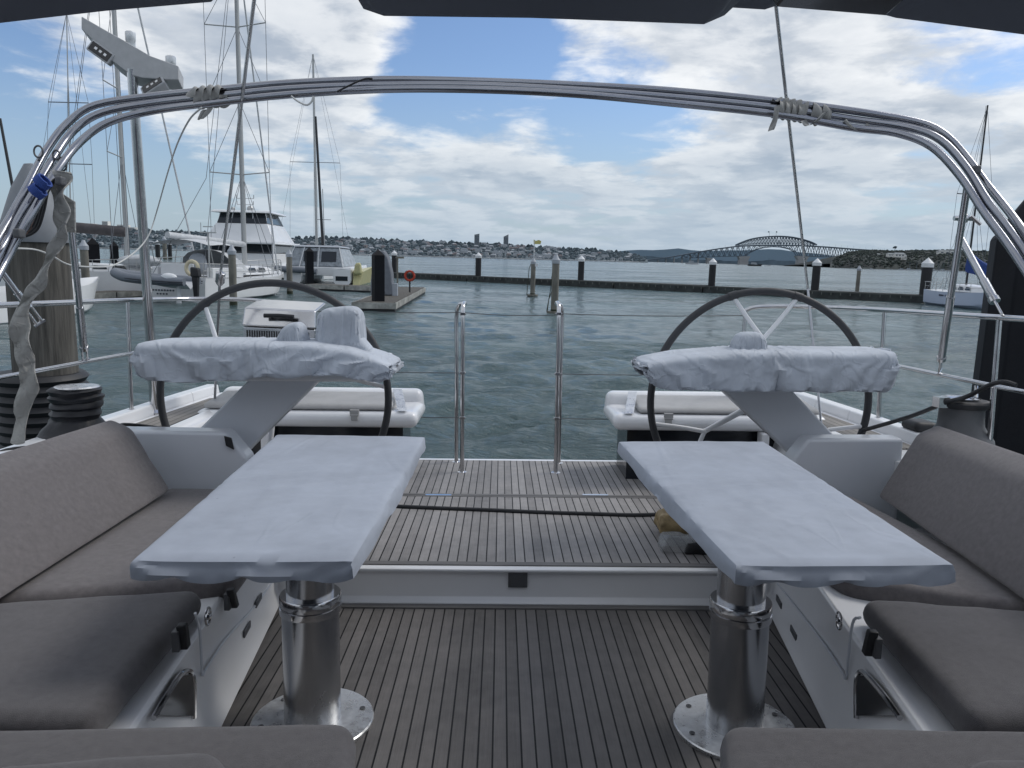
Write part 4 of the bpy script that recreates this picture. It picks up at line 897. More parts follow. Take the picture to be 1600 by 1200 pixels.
def make_water():
    rs=[0]; r=3.5
    while r<140: rs.append(r); r*=1.0085 if r>12 else 1.016
    while r<20000: rs.append(r); r*=1.25
    rs.append(20000)
    th=list(np.linspace(rad(90-52),rad(90+52),620))+list(np.linspace(rad(90+52),rad(90+360-52),40))[1:-1]
    T=np.array(th); R=np.array(rs); RR,TT=np.meshgrid(R,T,indexing='ij'); X=RR*np.cos(TT); Y=RR*np.sin(TT); Z=np.zeros_like(X)
    rg=np.random.RandomState(11)
    for i in range(90):
        lam=.24*(11.)**(rg.rand()**1.2); k=2*PI/lam; a=rad(90+16)+rg.randn()*.62
        amp=.0078*lam**.62*(.5+rg.rand()*.8); ph=rg.rand()*6.28
        fade=np.clip(1.25-RR*.022/lam,0,1)
        w=np.sin(k*(X*np.cos(a)+Y*np.sin(a))+ph+.7*np.sin(.21*X+.33*Y+i)); Z+=amp*fade*(w-.18*np.cos(2*k*(X*np.cos(a)+Y*np.sin(a))+2*ph))
    gust=.78+.4*np.sin(.11*X+.7*np.sin(.07*Y))*np.sin(.083*Y+1+.5*np.sin(.05*X)); Z*=gust
    Z*=np.clip((140-RR)/60,0,1)
    V=np.stack([X,Y,Z],-1).reshape(-1,3); nr,nt=len(rs),len(th)
    i=np.arange(nr-1)[:,None]; j=np.arange(nt)[None,:]; j2=(j+1)%nt
    Fq=np.stack([i*nt+j,(i+1)*nt+j,(i+1)*nt+j2,i*nt+j2],-1).reshape(-1,4)
    me=bpy.data.meshes.new('water'); me.vertices.add(len(V)); me.vertices.foreach_set('co',V.ravel().astype(np.float32))
    me.loops.add(Fq.size); me.loops.foreach_set('vertex_index',Fq.ravel().astype(np.int32)); me.polygons.add(len(Fq))
    me.polygons.foreach_set('loop_start',np.arange(0,Fq.size,4,dtype=np.int32)); me.polygons.foreach_set('loop_total',np.full(len(Fq),4,dtype=np.int32)); me.polygons.foreach_set('use_smooth',np.ones(len(Fq),dtype=bool))
    me.update(calc_edges=True); me.validate(); me.materials.append(WAT); o=bpy.data.objects.new('water',me); C.objects.link(o); o['kind']='structure'
make_water()
# ---- piles
def base(px,py): p=WZ(px,py); return p
def pile(name,lab,px,ybase,ytop,wpx,kind,grp=None,cat='pile',z0=0,extra=None):
    b=WZ(px,ybase,z0); tp=WY(px,ytop,b.y); h=tp.z-z0; r=wpx/F*b.y/2
    t=thing(name,lab,cat,b,grp)
    if kind=='black':
        m=MB(); m.lathe([(0,-2.5),(r,-2.5),(r,h-r*1.9),(0,h-r*1.9)],b,20); m.build('shaft',BLKPOST,t,smooth=True)
        m=MB(); m.lathe([(0,h-r*1.95),(r*1.12,h-r*1.95),(r*1.15,h-r*1.15),(.0,h)],b,20); m.build('cap',CAPW,t,smooth=True)
        m=MB(); m.lathe([(0,-.6),(r*1.03,-.6),(r*1.03,.35),(0,.35)],b,20); m.build('waterline_growth',WEED,t,smooth=True)
    elif kind=='grey':
        m=MB(); m.lathe([(0,-2.5),(r,-2.5),(r*.97,h-r*2.4),(0,h-r*2.4)],b,24); m.build('shaft',GRYPILE,t,smooth=True)
        m=MB(); m.lathe([(0,h-r*2.5),(r*1.12,h-r*2.5),(r*1.15,h-r*1.5),(r*.7,h-r*.9),(r*.3,h),(0,h)],b,24); m.build('cap',CAPG,t,smooth=True)
        m=MB(); m.lathe([(0,-.5),(r*1.03,-.5),(r*1.03,.22),(0,.25)],b,24); m.build('waterline_growth',WEED,t,smooth=True)
    elif kind=='square':
        w=r
        m=MB(); m.box(b+Vector((0,0,(h-w*1.2)/2-1.2)),(2*w,2*w,h-w*1.2+2.4),.5); m.build('shaft',BLKPILE,t,bevel=.02)
        q=b+Vector((0,0,h-w*1.2)); R=Matrix.Rotation(.5,3,'Z'); cs=[q+R@Vector(p) for p in ((-w,-w,0),(w,-w,0),(w,w,0),(-w,w,0))]; m=MB(); m.add(cs+[q+Vector((0,0,w*1.2))],[(3,2,1,0),(0,1,4),(1,2,4),(2,3,4),(3,0,4)]); m.build('cap',BLKPILE,t)
    return t,b,h,r
# floating breakwater
A=WZ(548,431); Bq=WZ(1445,474)
dirb=(Bq-A); Lb=dirb.length; db=dirb.normalized(); nb=Vector((-db.y,db.x,0))
bwk=thing('floating_breakwater','long low dark concrete breakwater crossing behind the open water','breakwater',A,)
m=MB(); seg=int(Lb/9)
for k in range(seg):
    a=A+db*(Lb*k/seg+.06); b=A+db*(Lb*(k+1)/seg-.06); z=.62+.04*math.sin(k*2.1)
    m.hexa([a+Vector((0,0,-.6)),b+Vector((0,0,-.6)),b+nb*2.4+Vector((0,0,-.6)),a+nb*2.4+Vector((0,0,-.6)),a+Vector((0,0,z)),b+Vector((0,0,z)),b+nb*2.4+Vector((0,0,z)),a+nb*2.4+Vector((0,0,z))])
m.build('pontoon',BWAT,bwk,bevel=.03)
m=MB()
for k in range(int(Lb/.75)):
    a=A+db*(k*.75+.2)-nb*.02; m.box(a+Vector((0,0,.43)),(.06,.05,.22),math.atan2(db.y,db.x))
m.build('fender_ribs',mat('rib_grey',(.13,.14,.13),.9),bwk)
m=MB()
for k in range(seg): a=A+db*(Lb*k/seg)-nb*.03; b=A+db*(Lb*(k+1)/seg)-nb*.03; m.hexa([a+Vector((0,0,.52)),b+Vector((0,0,.52)),b+nb*.05+Vector((0,0,.52)),a+nb*.05+Vector((0,0,.52)),a+Vector((0,0,.64)),b+Vector((0,0,.64)),b+nb*.05+Vector((0,0,.64)),a+nb*.05+Vector((0,0,.64))])
m.build('edge_rail',mat('edge_grey',(.075,.08,.078),.9,var=.3,vs=1),bwk)
def on_bw(px):
    # where the column px meets the breakwater line
    best=None
    for k in range(600):
        p=A+db*(Lb*k/600); d=p-Vector((0,0,EYE)); c=Rwc.transposed()@d; x=800+F*c.x/-c.z
        if best is None or abs(x-px)<best[0]: best=(abs(x-px),p,600-F*c.y/-c.z)
    return best
for (px,yt,w,lab) in ((616,391,8,'white capped black pile just behind the tall grey cover on the dock'),(747,394,9,'white capped black pile on the breakwater right of the two far towers'),(907,399,9.5,'white capped black pile on the breakwater, right of the tall mooring pile'),(1111,403,10.5,'white capped black pile on the breakwater, under the long bridge approach'),(1272,403,12,'white capped black pile on the breakwater, right of the bridge arch'),(1443,402,15.5,'white capped black pile where the breakwater ends at the small white sloop')):
    _,p,yb=on_bw(px); pile('breakwater_pile',lab,px,yb-1,yt,w,'black','piles holding the floating breakwater')
t,b,h,r=pile('mooring_pile','slim grey mooring pile carrying a yellow marker on a stick',832,463,403,7.5,'grey')
m=MB(); q=b+Vector((.1*r,0,h)); m.tube([q,q+Vector((0,0,1.2))],.03,8); ps=m.build('marker_post',CAPW,t); m=MB(); m.prism([q+Vector(v) for v in ((-.05,-.02,.98),(.45,-.02,.98),(.5,-.02,1.2),(.3,-.02,1.28),(.1,-.02,1.2),(-.05,-.02,1.3))],(0,.04,0)); m.build('marker_sign',YSIGN,ps)
m=MB(); q=b+Vector((r,-r*.2,h-.5)); m.box(q,(.28,.2,.2)); m.build('lamp_box',CAPW,t)
m=MB(); m.tube([b+Vector((-r*2.4,0,.05)),b+Vector((-r*1.7,0,2.0)),b+Vector((-r,0,2.3))],.025,6); m.build('mooring_rope',WEED,t)
m=MB(); m.lathe([(r*1.1,0.02),(r*2.2,.02),(r*2.2,.14),(r*1.1,.14)],b,16); m.build('float_collar',GRYPILE,t)
t,b,h,r=pile('mooring_pile','tallest grey mooring pile, standing in open water behind the right gate hoop',866,490,397,11.5,'grey')
m=MB(); m.lathe([(r*1.1,0.02),(r*2.1,.02),(r*2.1,.12),(r*1.1,.12)],b,16); m.build('float_collar',GRYPILE,t)
m=MB(); m.tube([b+Vector((-r*2.1,0,.1)),b+Vector((-r*1.2,0,1.2)),b+Vector((-r*.9,0,2.0))],.018,6); m.tube([b+Vector((-r*1.9,0,.1)),b+Vector((-r*1.6,0,.7)),b+Vector((-r*.9,0,1.1))],.02,6); m.build('mooring_rope',WEED,t)
t,b,h,r=pile('mooring_pile','thin bare grey pole in the water left of the small white sloop',1338,467,415,6,'grey')
m=MB(); m.lathe([(r*1.1,0.02),(r*2.4,.02),(r*2.4,.10),(r*1.1,.10)],b,16); m.build('float_collar',GRYPILE,t)
pile('mooring_pile','grey pile in front of the large white yacht, under its boom',365,478,383,11.5,'grey')
pile('mooring_pile','grey pile with a pale cap between the white yacht and the covered boat',453,460,390,9,'grey')
pile('mooring_pile','grey pile touching the wide black pile at the left sailboat',136,466,375,12,'grey')
pile('berth_pile','wide black pile with pointed top in front of the left sailboat',149.5,458,371,18,'square')
pile('berth_pile','black pile with pointed top, half hidden beyond the brown sail cover',180,420,377,12,'square')
pile('berth_pile','slim black pile with pointed top beside the covered boat',484,446,386,11,'square')
pile('berth_pile','big black pile with pointed top at the near end of the dock finger',591,484,389,16,'square')
for px,yb,yt,w,k,lab in ((247,405,375,7,'black','small white capped black pile left of the grey pile behind the inflatable'),(266,405,376,6,'black','small white capped black pile right of the grey pile behind the inflatable'),(258,405,369,6,'grey','small grey pile between two black ones behind the inflatable'),(403,418,388,7,'black','small capped black pile before the motor yacht superstructure')):
    pile('berth_pile',lab,px,yb,yt,w,k)
# ---- near piles left and right
p=WZ(66,720); Yp=6.6
c=WY(66,500,Yp); r=46/F*Yp; 
t=thing('timber_pile','thick weathered timber pile with grey cone cap and black ribbed fender','pile',(c.x,c.y,0))
zt=WY(66,375,Yp).z; zb=WY(66,585,Yp).z
m=MB(); n=40; pr=[]
for k in range(30): pr.append((r*(1.06-.10*k/29),-1.5+(zt+1.5)*k/29))
m.lathe([(0,-1.5)]+pr+[(0,zt)],(c.x,c.y,0),n)
for v in m.v:
    o=Vector((v.x-c.x,v.y-c.y,0)); 
    if o.length>.05: a=math.atan2(o.y,o.x); v+=o.normalized()*(-.014*max(0,math.sin(a*13+.6*math.sin(v.z)))**6+.008*noise.noise(Vector((a*6,v.z*.6,0))))
m.build('trunk',WOOD,t,smooth=True)
m=MB(); m.lathe([(0,zt-.02),(r*1.05,zt-.02),(r*1.06,zt+.0),(r*1.04,zt+.10),(r*.62,zt+.42),(r*.2,zt+.62),(0,zt+.63)],(c.x,c.y,0),32); m.build('cone_cap',CONE,t,smooth=True)
m=MB(); pr=[]
rr=r*1.42
k=0; z=zb
while z>-1:
    for s_ in (0,.25,.5,.75): pr.append((rr*(1+.045*math.sin(s_*2*PI)),z-s_*.085))
    z-=.085
m.lathe([(0,zb+.02),(rr*.93,zb+.02)]+pr+[(0,-1.2)],(c.x-.05,c.y,0),40); m.build('fender_sleeve',BLACK,t,smooth=True)
Yp=7.0; c=WY(1598,560,Yp); r=64/F*Yp
t=thing('black_pile','very wide black sleeved pile at the right edge with a chamfered top','pile',(c.x,c.y,0))
zt=WY(1598,327,Yp).z
m=MB(); m.lathe([(0,-2),(r*1.02,-2),(r,zt-.28),(r*.92,zt-.22),(0,zt-.22)],(c.x,c.y,0),10); m.build('sleeve',BLKPILE,t,bevel=.02)
m=MB(); m.lathe([(0,zt-.22),(r*.93,zt-.22),(r*.35,zt+.12),(0,zt+.12)],(c.x,c.y,0),10); m.build('cap',BLKPILE,t,bevel=.015)
# ---- docks
def dock(name,lab,pts,w,z=.42):
    t=thing(name,lab,'dock',pts[0]); a,b=Vector(pts[0]),Vector(pts[1]); a.z=b.z=0; d=(b-a); n_=Vector((-d.y,d.x,0)).normalized()*w
    ang=math.atan2(d.y,d.x); L=d.length
    m=MB(); m.hexa([a+Vector((0,0,-.1)),b+Vector((0,0,-.1)),b+n_+Vector((0,0,-.1)),a+n_+Vector((0,0,-.1)),a+Vector((0,0,z-.06)),b+Vector((0,0,z-.06)),b+n_+Vector((0,0,z-.06)),a+n_+Vector((0,0,z-.06))]); m.build('float',BLKPOST,t)
    m=MB(); e=d.normalized(); N=max(3,int(L/.16))
    for k in range(N):
        q=a+d*((k+.5)/N)+n_*.5; m.box(q+Vector((0,0,z-.02)),(L/N*.9,w*.94,.05),ang)
    m.build('deck_boards',DOCKT,t)
    m=MB(); o_=-n_.normalized()*.05
    for s0,s1 in ((a,b),(b+n_,a+n_)):
        dd=(s1-s0); oo=Vector((dd.y,-dd.x,0)).normalized()*.05
        K=max(2,int(dd.length/2.6))
        for k in range(K):
            u=s0+dd*((k+.02)/K); v=s0+dd*((k+.98)/K); zz=z+.015*math.sin(k*3)
            m.hexa([u+Vector((0,0,z-.30)),v+Vector((0,0,z-.30)),v+oo+Vector((0,0,z-.30)),u+oo+Vector((0,0,z-.30)),u+Vector((0,0,zz)),v+Vector((0,0,zz)),v+oo+Vector((0,0,zz)),u+oo+Vector((0,0,zz))][::1])
    dd=n_; u=a-n_*.03; v=a+n_*1.03; ee=-e*.06
    m.hexa([u+Vector((0,0,z-.3)),v+Vector((0,0,z-.3)),v+ee+Vector((0,0,z-.3)),u+ee+Vector((0,0,z-.3)),u+Vector((0,0,z)),v+Vector((0,0,z)),v+ee+Vector((0,0,z)),u+ee+Vector((0,0,z))])
    m.build('side_boards',DOCKS,t)
    return t
fa=WZ(617,487); fb=WZ(664,458)
dk=dock('dock_finger','short floating dock finger with pale battered edge boards, ending at the big black pile',(fa,fb),2.0)
# cross dock behind
ca=WZ(478,453); cb=WZ(600,458)
dock('dock_walkway','low walkway dock with pale edge behind the finger, beside the covered boat',(ca,cb),1.6)
da=WZ(120,470); dbb=WZ(236,463)
dock('dock_walkway','low walkway dock between the left sailboat and the yacht with the inflatable',(da,dbb),1.2,.35)
# tall grey cover
q=WZ(598,462); q=WY(598,455,fa.y*1.18); q.z=.42
t=thing('covered_pedestal','tall grey fabric hood with rounded back standing on the dock behind the black pile','cover',q)
hh=WY(598,391,q.y).z-.42; w=17/F*q.y
m=MB(); N=14; prof=[(-w*1.05,0),(-w*1.0,hh*.35),(-w*.85,hh*.7),(-w*.45,hh*.97),(w*.15,hh*1.0),(w*.6,hh*.82),(w*.88,hh*.5),(w*.95,hh*.2),(w*.98,0)]
m.prism([q+Vector((x,-.35,z)) for x,z in prof],(0,.9,0)); m.build('hood',mat('hood_grey',(.15,.165,.19),.8,var=.1,vs=3,bump=.02,bs=4),t,bevel=.12,seg=4)
m=MB(); m.box(q+Vector((w*1.15,-.1,.35)),(.3,.35,.7)); m.build('junction_box',CAPG,t,bevel=.02)
q=WY(640,450,fa.y*1.30); q.z=.42; t=thing('life_ring','orange red life ring on a short post near the end of the dock','life ring',q)
zc=WY(640,431,q.y).z; R_=7/F*q.y; m=MB(); m.tube([Vector((q.x+R_*math.cos(k/24*2*PI),q.y,zc+R_*math.sin(k/24*2*PI))) for k in range(24)],R_*.26,8,closed=True); m.build('ring',RED,t,smooth=True)
m=MB(); 
for a in range(4): m.tube([Vector((q.x+R_*1.25*math.cos(rad(45+90*a)+x*.35),q.y-.01,zc+R_*1.25*math.sin(rad(45+90*a)+x*.35))) for x in (-1,0,1)],.02,5)
m.tube([(q.x,q.y+.06,.42),(q.x,q.y+.06,zc+R_*.5)],.05,8); m.tube([(q.x-R_,q.y+.05,zc),(q.x+R_,q.y+.05,zc)],.03,6); m.build('post',BLKPOST,t)
q=WY(621,449,fa.y*1.28); q.z=.42; zc=WY(621,401,q.y).z
m=MB(); m.tube([q,(q.x,q.y,zc)],.05,8); m.box((q.x+.15,q.y,zc-.05),(.5,.12,.12)); tag(m.build('dock_lamp_post',GRYPILE,None),'thin lamp post on the dock left of the life ring','lamp post')
# ---- boats
def hullmesh(L,B,fs,fb,dr=.5,tr=.85,rake=1.2,n=18,full=.55,srake=.0):
    """vertices in local coordinates: stern at x=0, bow at x=L, waterline z=0"""
    K=9; vs=[];rows=[]
    for i in range(n+1):
        t=i/n; b=B/2*(tr+(1-tr)*min(1,t/.4)**.8 if t<.4 else (1-((t-.4)/.6)**2.3)); b=max(b,.01)
        zs=fs+(fb-fs)*t**1.6-.10*math.sin(PI*t)
        row=[]
        for k in range(K+1):
            s=k/K; a=s*PI/2
            y=b*min(1,(s+.001)/.34)**.5*(.95+.05*s); z=-dr*(1-t**3*.8)*(1-s)+zs*s
            x=L*t - (1-s)*rake*t**4 + srake*(1-s)*(1-t)**4*0
            if t<.03: x+= (1-s)*srake
            row.append(Vector((x,y,z)))
        rows.append(row)
    return rows,K
def boat_hull(t,mt,L,B,fs,fb,deckm,name='hull',off=0,stripe=None,**kw):
    rows,K=hullmesh(L,B,fs,fb,**kw); n=len(rows)-1
    vs=[];fs_=[]
    W=2*K+1
    for r in rows:
        full=[Vector((p.x,-p.y,p.z)) for p in r[::-1]]+[p for p in r[1:]]
        vs+=[p+Vector((0,off,0)) for p in full]
    for i in range(n):
        for k in range(W-1): fs_.append((i*W+k,i*W+k+1,(i+1)*W+k+1,(i+1)*W+k))
    fs_.append(tuple(range(W))[::-1])
    m=MB(); m.add(vs,fs_); h=m.build(name,mt,t,smooth=True,local=True)
    m=MB(); dv=[];df=[]
    for r in rows:
        p=r[-1]; dv+=[Vector((p.x,-p.y+.01,p.z-.03)),Vector((p.x,0,p.z+.04)),Vector((p.x,p.y-.01,p.z-.03))]
    dv=[p+Vector((0,off,0)) for p in dv]
    for i in range(n): df+=[(i*3,(i+1)*3,(i+1)*3+1,i*3+1),(i*3+1,(i+1)*3+1,(i+1)*3+2,i*3+2)]
    m.add(dv,df); m.build('deck',deckm,t,local=True)
    return rows
def rigging(t,mx,mz,H,L,B,fb,masts=.12,sp=(.35,.62,.84),spw=.42,wire=.014,mm=None,furl=True,boomL=None,boomz=None,boomm=None,lift=0,boomd=-1,aft=True,boomr=.16,boomang=0):
    mm=mm or MASTM
    m=MB(); m.tube([(mx,0,mz),(mx,0,H)],lambda u:masts*(1-.25*u),12); ma=m.build('mast',mm,t,smooth=True,local=True)
    m=MB()
    for s in sp:
        z=mz+(H-mz)*s
        for sg in (-1,1): m.tube([(mx,0,z),(mx-.3,sg*B*spw,z+.12)],.035,6)
    m.build('spreaders',mm,ma,local=True)
    m=MB()
    for sg in (-1,1):
        P=[(mx-.3,sg*B*spw*1.05,fb)]+[(mx-.3,sg*B*spw,mz+(H-mz)*s+.12) for s in sp]+[(mx,0,H-.1)]
        m.tube(P,wire,5); m.tube([(mx-.6,sg*B*spw,fb),(mx,0,mz+(H-mz)*sp[0])],wire,5); m.tube([(mx+.5,sg*B*spw,fb),(mx,0,mz+(H-mz)*sp[0])],wire,5)
        for a_,b_ in zip(sp[:-1],sp[1:]): m.tube([(mx-.3,sg*B*spw,mz+(H-mz)*a_+.12),(mx,0,mz+(H-mz)*b_)],wire,5)
        if aft: m.tube([(mx,0,H),(mx*.5,sg*.2,mz+(H-mz)*.25),(.2,sg*B*.32,fb)],wire,5)
    m.tube([(mx+.1,0,H*.75),(mx+.14,0,mz)],wire,5); m.tube([(mx-.2,0,H),(mx-.22,0,mz+1)],wire,5)
    m.build('stays',WIRE,ma,local=True)
    if furl:
        m=MB(); m.tube([(L-.3,0,fb+.15),(mx+.15,0,H-.2)],lambda u:.09-.04*u if u>.03 else .05,8); m.build('furled_sail',CLOTHW,t,smooth=True,local=True)
    if boomL:
        z=boomz; e=Vector((mx-boomL*math.cos(boomang),boomL*math.sin(boomang),z+lift)); m=MB(); m.tube([(mx,0,z),e],boomr,12); m.build('boom',boomm or mm,t,smooth=True,local=True)
def rails(t,rows,h=.62,r=.018,name='guard_rail',step=2,sides=(-1,1)):
    m=MB()
    for sg in sides:
        pts=[Vector((q[-1].x,sg*(q[-1].y-.08),q[-1].z)) for q in rows[::step]]
        m.tube([p+Vector((0,0,h)) for p in pts],r,5); m.tube([p+Vector((0,0,h*.5)) for p in pts],r*.8,5)
        for p in pts: m.tube([p,p+Vector((0,0,h))],r,5)
    p0=rows[0][-1]; m.tube([(p0.x,-p0.y,p0.z+h),(p0.x,p0.y,p0.z+h)],r,5)
    m.build(name,MASTM,t,local=True)
def cabin(t,x0,x1,B,z,h,name='cabin',mt=None,win=True,taper=.8):
    m=MB(); b=B/2; m.hexa([(x0,-b,z),(x1,-b*taper,z),(x1,b*taper,z),(x0,b,z),(x0+.1,-b*.88,z+h),(x1-h*1.6,-b*.6,z+h*.72),(x1-h*1.6,b*.6,z+h*.72),(x0+.1,b*.88,z+h)]); c=m.build(name,mt or HULLW,t,bevel=.08,seg=3,local=True)
    if win:
        m=MB()
        for sg in (-1,1):
            for k in range(3):
                xa=x0+.5+(x1-x0-2.2)*k/3; xb=xa+(x1-x0-2.2)/3*.8
                f=lambda x,zz:Vector((x,sg*(b*(1-(1-taper)*(x-x0)/(x1-x0))*(1-.12*zz/h)+.012),z+zz))
                m.add([f(xa,h*.3),f(xb,h*.3),f(xb-.15,h*.68),f(xa+.08,h*.72)],[(0,1,2,3)])
        m.build('windows',GLASS,c,local=True)
# A: the white yacht with the lifebuoy, stern towards us
sa=WZ(276,470.5); hd=rad(90-9.5)
yA=thing('moored_yacht','large white yacht moored stern first with a cream horseshoe buoy and tall white mast','yacht',(sa.x,sa.y,0),rz=hd)
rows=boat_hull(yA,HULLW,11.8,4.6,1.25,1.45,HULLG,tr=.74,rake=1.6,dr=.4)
rigging(yA,7.2,1.9,21,11.8,4.6,1.35,masts=.155,sp=(.28,.50,.72,.9),spw=.42,wire=.016,boomL=6.6,boomz=3.1,boomm=CLOTHW,boomr=.17,lift=.35,boomang=.12)
rails(yA,rows,.75,.02)
cabin(yA,3.6,9.6,2.8,1.3,.62)
m=MB(); # spray hood and bimini
for (x0,x1,z0,zt,b) in ((2.9,5.0,1.45,2.75,1.5),):
    N=10; vs=[];f=[]
    for i in range(N+1):
        t_=i/N; x=x0+(x1-x0)*t_; z=zt-(t_)**3*1.0
        for k in range(9): a=PI*k/8; vs.append((x,-b*math.cos(a),z0+(z-z0)*math.sin(a)**.5))
    for i in range(N):
        for k in range(8): f.append((i*9+k,i*9+k+1,(i+1)*9+k+1,(i+1)*9+k))
    m.add(vs,f)
m.build('spray_hood',CLOTHW,yA,smooth=True,local=True)
m=MB(); vs=[];f=[]
for i in range(7):
    x=.4+i*.45
    for k in range(9): y=-1.7+3.4*k/8; vs.append((x,y,3.25-.28*(y/1.7)**2-.03*math.cos(i)))
for i in range(6):
    for k in range(8): f.append((i*9+k,i*9+k+1,(i+1)*9+k+1,(i+1)*9+k))
m.add(vs,f); bi=m.build('bimini_top',CLOTHW,yA,smooth=True,local=True)
m=MB()
for x in (.5,2.9):
    for sg in (-1,1): m.tube([(x*.6+.7,sg*1.72,1.3),(x,sg*1.7,2.98)],.025,6)
m.build('bimini_frame',MASTM,bi,local=True)
m=MB(); c0=Vector((-.12,-1.05,1.75)); m.tube([c0+Vector((0,.34*math.cos(a),.36*math.sin(a))) for a in np.linspace(rad(-70),rad(250),20)],.10,8); m.build('horseshoe_buoy',CREAM,yA,smooth=True,local=True)
m=MB(); m.box((.35,.1,1.6),(.12,1.9,.75)); m.box((2.2,-1.6,1.5),(3.2,.35,.55)); m.box((2.2,1.6,1.5),(3.2,.35,.55)); m.build('cockpit_coaming',HULLW,yA,bevel=.05,local=True)
m=MB(); m.rbox([(1.0,-.9,1.4),(2.0,-.9,1.4),(2.0,.1,1.4),(1.0,.1,1.4),(1.1,-.8,2.55),(1.8,-.8,2.5),(1.8,0,2.5),(1.1,0,2.5)],.4,8,wr=.04); m.build('wheel_cover',CAPG,yA,smooth=True,local=True)
m=MB()
for yy,(w,n_) in ((.55,(1.5,9)),(.36,(.7,4))):
    for k in range(n_):
        m.box((-.015,.9-w/2+w*k/n_-.0,yy),(.01,w/n_*.6,.085))
m.build('transom_lettering',LETTER,yA,local=True)
m=MB(); m.tube([(.1,-1.9,1.3),(.1,-1.9,3.6)],.04,6); m.box((.1,-1.9,3.6),(.1,.9,.06)); m.tube([(.1,-1.5,3.6),(.1,-1.5,4.1)],.02,5); m.tube([(.1,-2.3,3.6),(.1,-2.3,4.0)],.02,5); m.box((.1,-1.9,3.9),(.1,.5,.05)); m.build('instrument_pole',MASTM,yA,local=True)
# inflatable hanging on the davits
ra=WY(240,437,sa.y-1.6)
rb_=thing('inflatable_dinghy','grey inflatable dinghy with outboard hung across the stern of the large white yacht','dinghy',(ra.x,ra.y,0),rz=rad(-4))
def rib(root,L=4.0,z=1.0,B=1.6,r=.24):
    P=[(-L/2,-B/2,z),(-L*.1,-B/2,z+.05),(L*.25,-B*.42,z+.14),(L*.45,-B*.15,z+.3),(L*.49,0,z+.34),(L*.45,B*.15,z+.3),(L*.25,B*.42,z+.14),(-L*.1,B/2,z+.05),(-L/2,B/2,z)]
    P=[(-p[0],p[1],p[2]) for p in P]
    m=MB(); m.tube(P,lambda u:r*(.82+.18*min(1,min(u,1-u)*14)),14,smooth=5); tb=m.build('tube',RIBG,root,smooth=True,local=True)
    m=MB(); m.tube([(p[0]*1.02,p[1]*1.30,p[2]-.02) for p in P],.035,6,smooth=5); m.tube([(p[0]*1.02,p[1]*1.27,p[2]-.12) for p in P],.02,6,smooth=5); m.build('rubbing_strake',RIBD,tb,smooth=True,local=True)
    m=MB(); vs=[];f=[]
    for i in range(9):
        t_=i/8; x=L*.48-t_*L*.96; x=-(-x); b=B/2*.8*(1-t_**3); dz=.28*(1-t_**2)
        vs+=[(x,-b,z+.3*t_**2),(x,0,z-.12-dz+.45*t_**2),(x,b,z+.3*t_**2)]
    for i in range(8): f+=[(i*3,i*3+1,(i+1)*3+1,(i+1)*3),(i*3+1,i*3+2,(i+1)*3+2,(i+1)*3+1)]
    m.add(vs,f); m.build('hull',HULLG,root,smooth=True,local=True)
rib(rb_,4.0,1.12)
m=MB(); m.rbox([(2.0,-.2,1.35),(2.45,-.2,1.35),(2.45,.2,1.35),(2.0,.2,1.35),(2.0,-.18,1.85),(2.4,-.18,1.8),(2.4,.18,1.8),(2.0,.18,1.85)],.08,4); ob=m.build('outboard_motor',BLKPOST,rb_,smooth=True,local=True)
m=MB(); m.hexa([(2.1,-.08,.35),(2.3,-.08,.35),(2.3,.08,.35),(2.1,.08,.35),(2.05,-.12,1.4),(2.35,-.12,1.4),(2.35,.12,1.4),(2.05,.12,1.4)]); m.build('outboard_leg',BLKPOST,ob,local=True)
m=MB(); m.sphere((1.2,-.75,1.30),.3,12,(1.5,.8,.8)); m.build('fender',CAPW,rb_,smooth=True,local=True)
m=MB(); q=WY(279,458,sa.y-1.9); m.lathe([(0,-.2),(.10,-.2),(.12,-.1),(.12,.85),(.05,.95),(0,.95)],(q.x,q.y,-.05),12); tag(m.build('white_fender',CAPW,None,smooth=True),'white fender buoy floating upright behind the inflatable','fender')
# B: sailboat further left
sb=WZ(70,462); 
yB=thing('moored_sailboat','white sailboat at the left with a brown covered sail on its boom','sailboat',(sb.x-2.0,sb.y+1,0),rz=rad(12))
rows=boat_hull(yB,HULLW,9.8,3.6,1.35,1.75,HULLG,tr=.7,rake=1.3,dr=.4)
rigging(yB,5.7,1.6,22,9.8,3.6,1.3,masts=.13,sp=(.30,.48,.72),spw=.45,wire=.015,furl=True,boomL=3.8,boomz=3.6,boomr=.3,boomm=SAILB,lift=.25)
rails(yB,rows,.65,.018); cabin(yB,2.6,7.8,2.2,1.35,.5)
m=MB(); m.sphere((6.6,-1.0,2.0),.8,12,(1.5,.5,.45)); m.build('bagged_sail',CLOTHW,yB,smooth=True,local=True)
m=MB(); m.sphere((2.6,-1.9,1.7),.38,12); m.sphere((3.4,-1.95,.9),.36,12,(1,1,1.4)); m.build('round_fender',CAPW,yB,smooth=True,local=True)
sc_=WZ(-8,470); yB2=thing('moored_sailboat','white hull tip showing between the arch tubes and the timber pile at the left edge','sailboat',(sc_.x-6.5,sc_.y+.5,0),rz=rad(8))
rows=boat_hull(yB2,HULLW,8.2,2.8,1.6,1.7,HULLG,tr=.7,rake=1.,dr=.4); rigging(yB2,4.2,1.5,15.5,8.2,2.8,1.3,masts=.08,wire=.012,furl=False,mm=BMAST,aft=False); rails(yB2,rows,.6,.018)
# slanting black mast far left
q0=WY(42,330,32); q1=WY(-6,160,32); m=MB(); m.tube([q0,q1],.06,6)
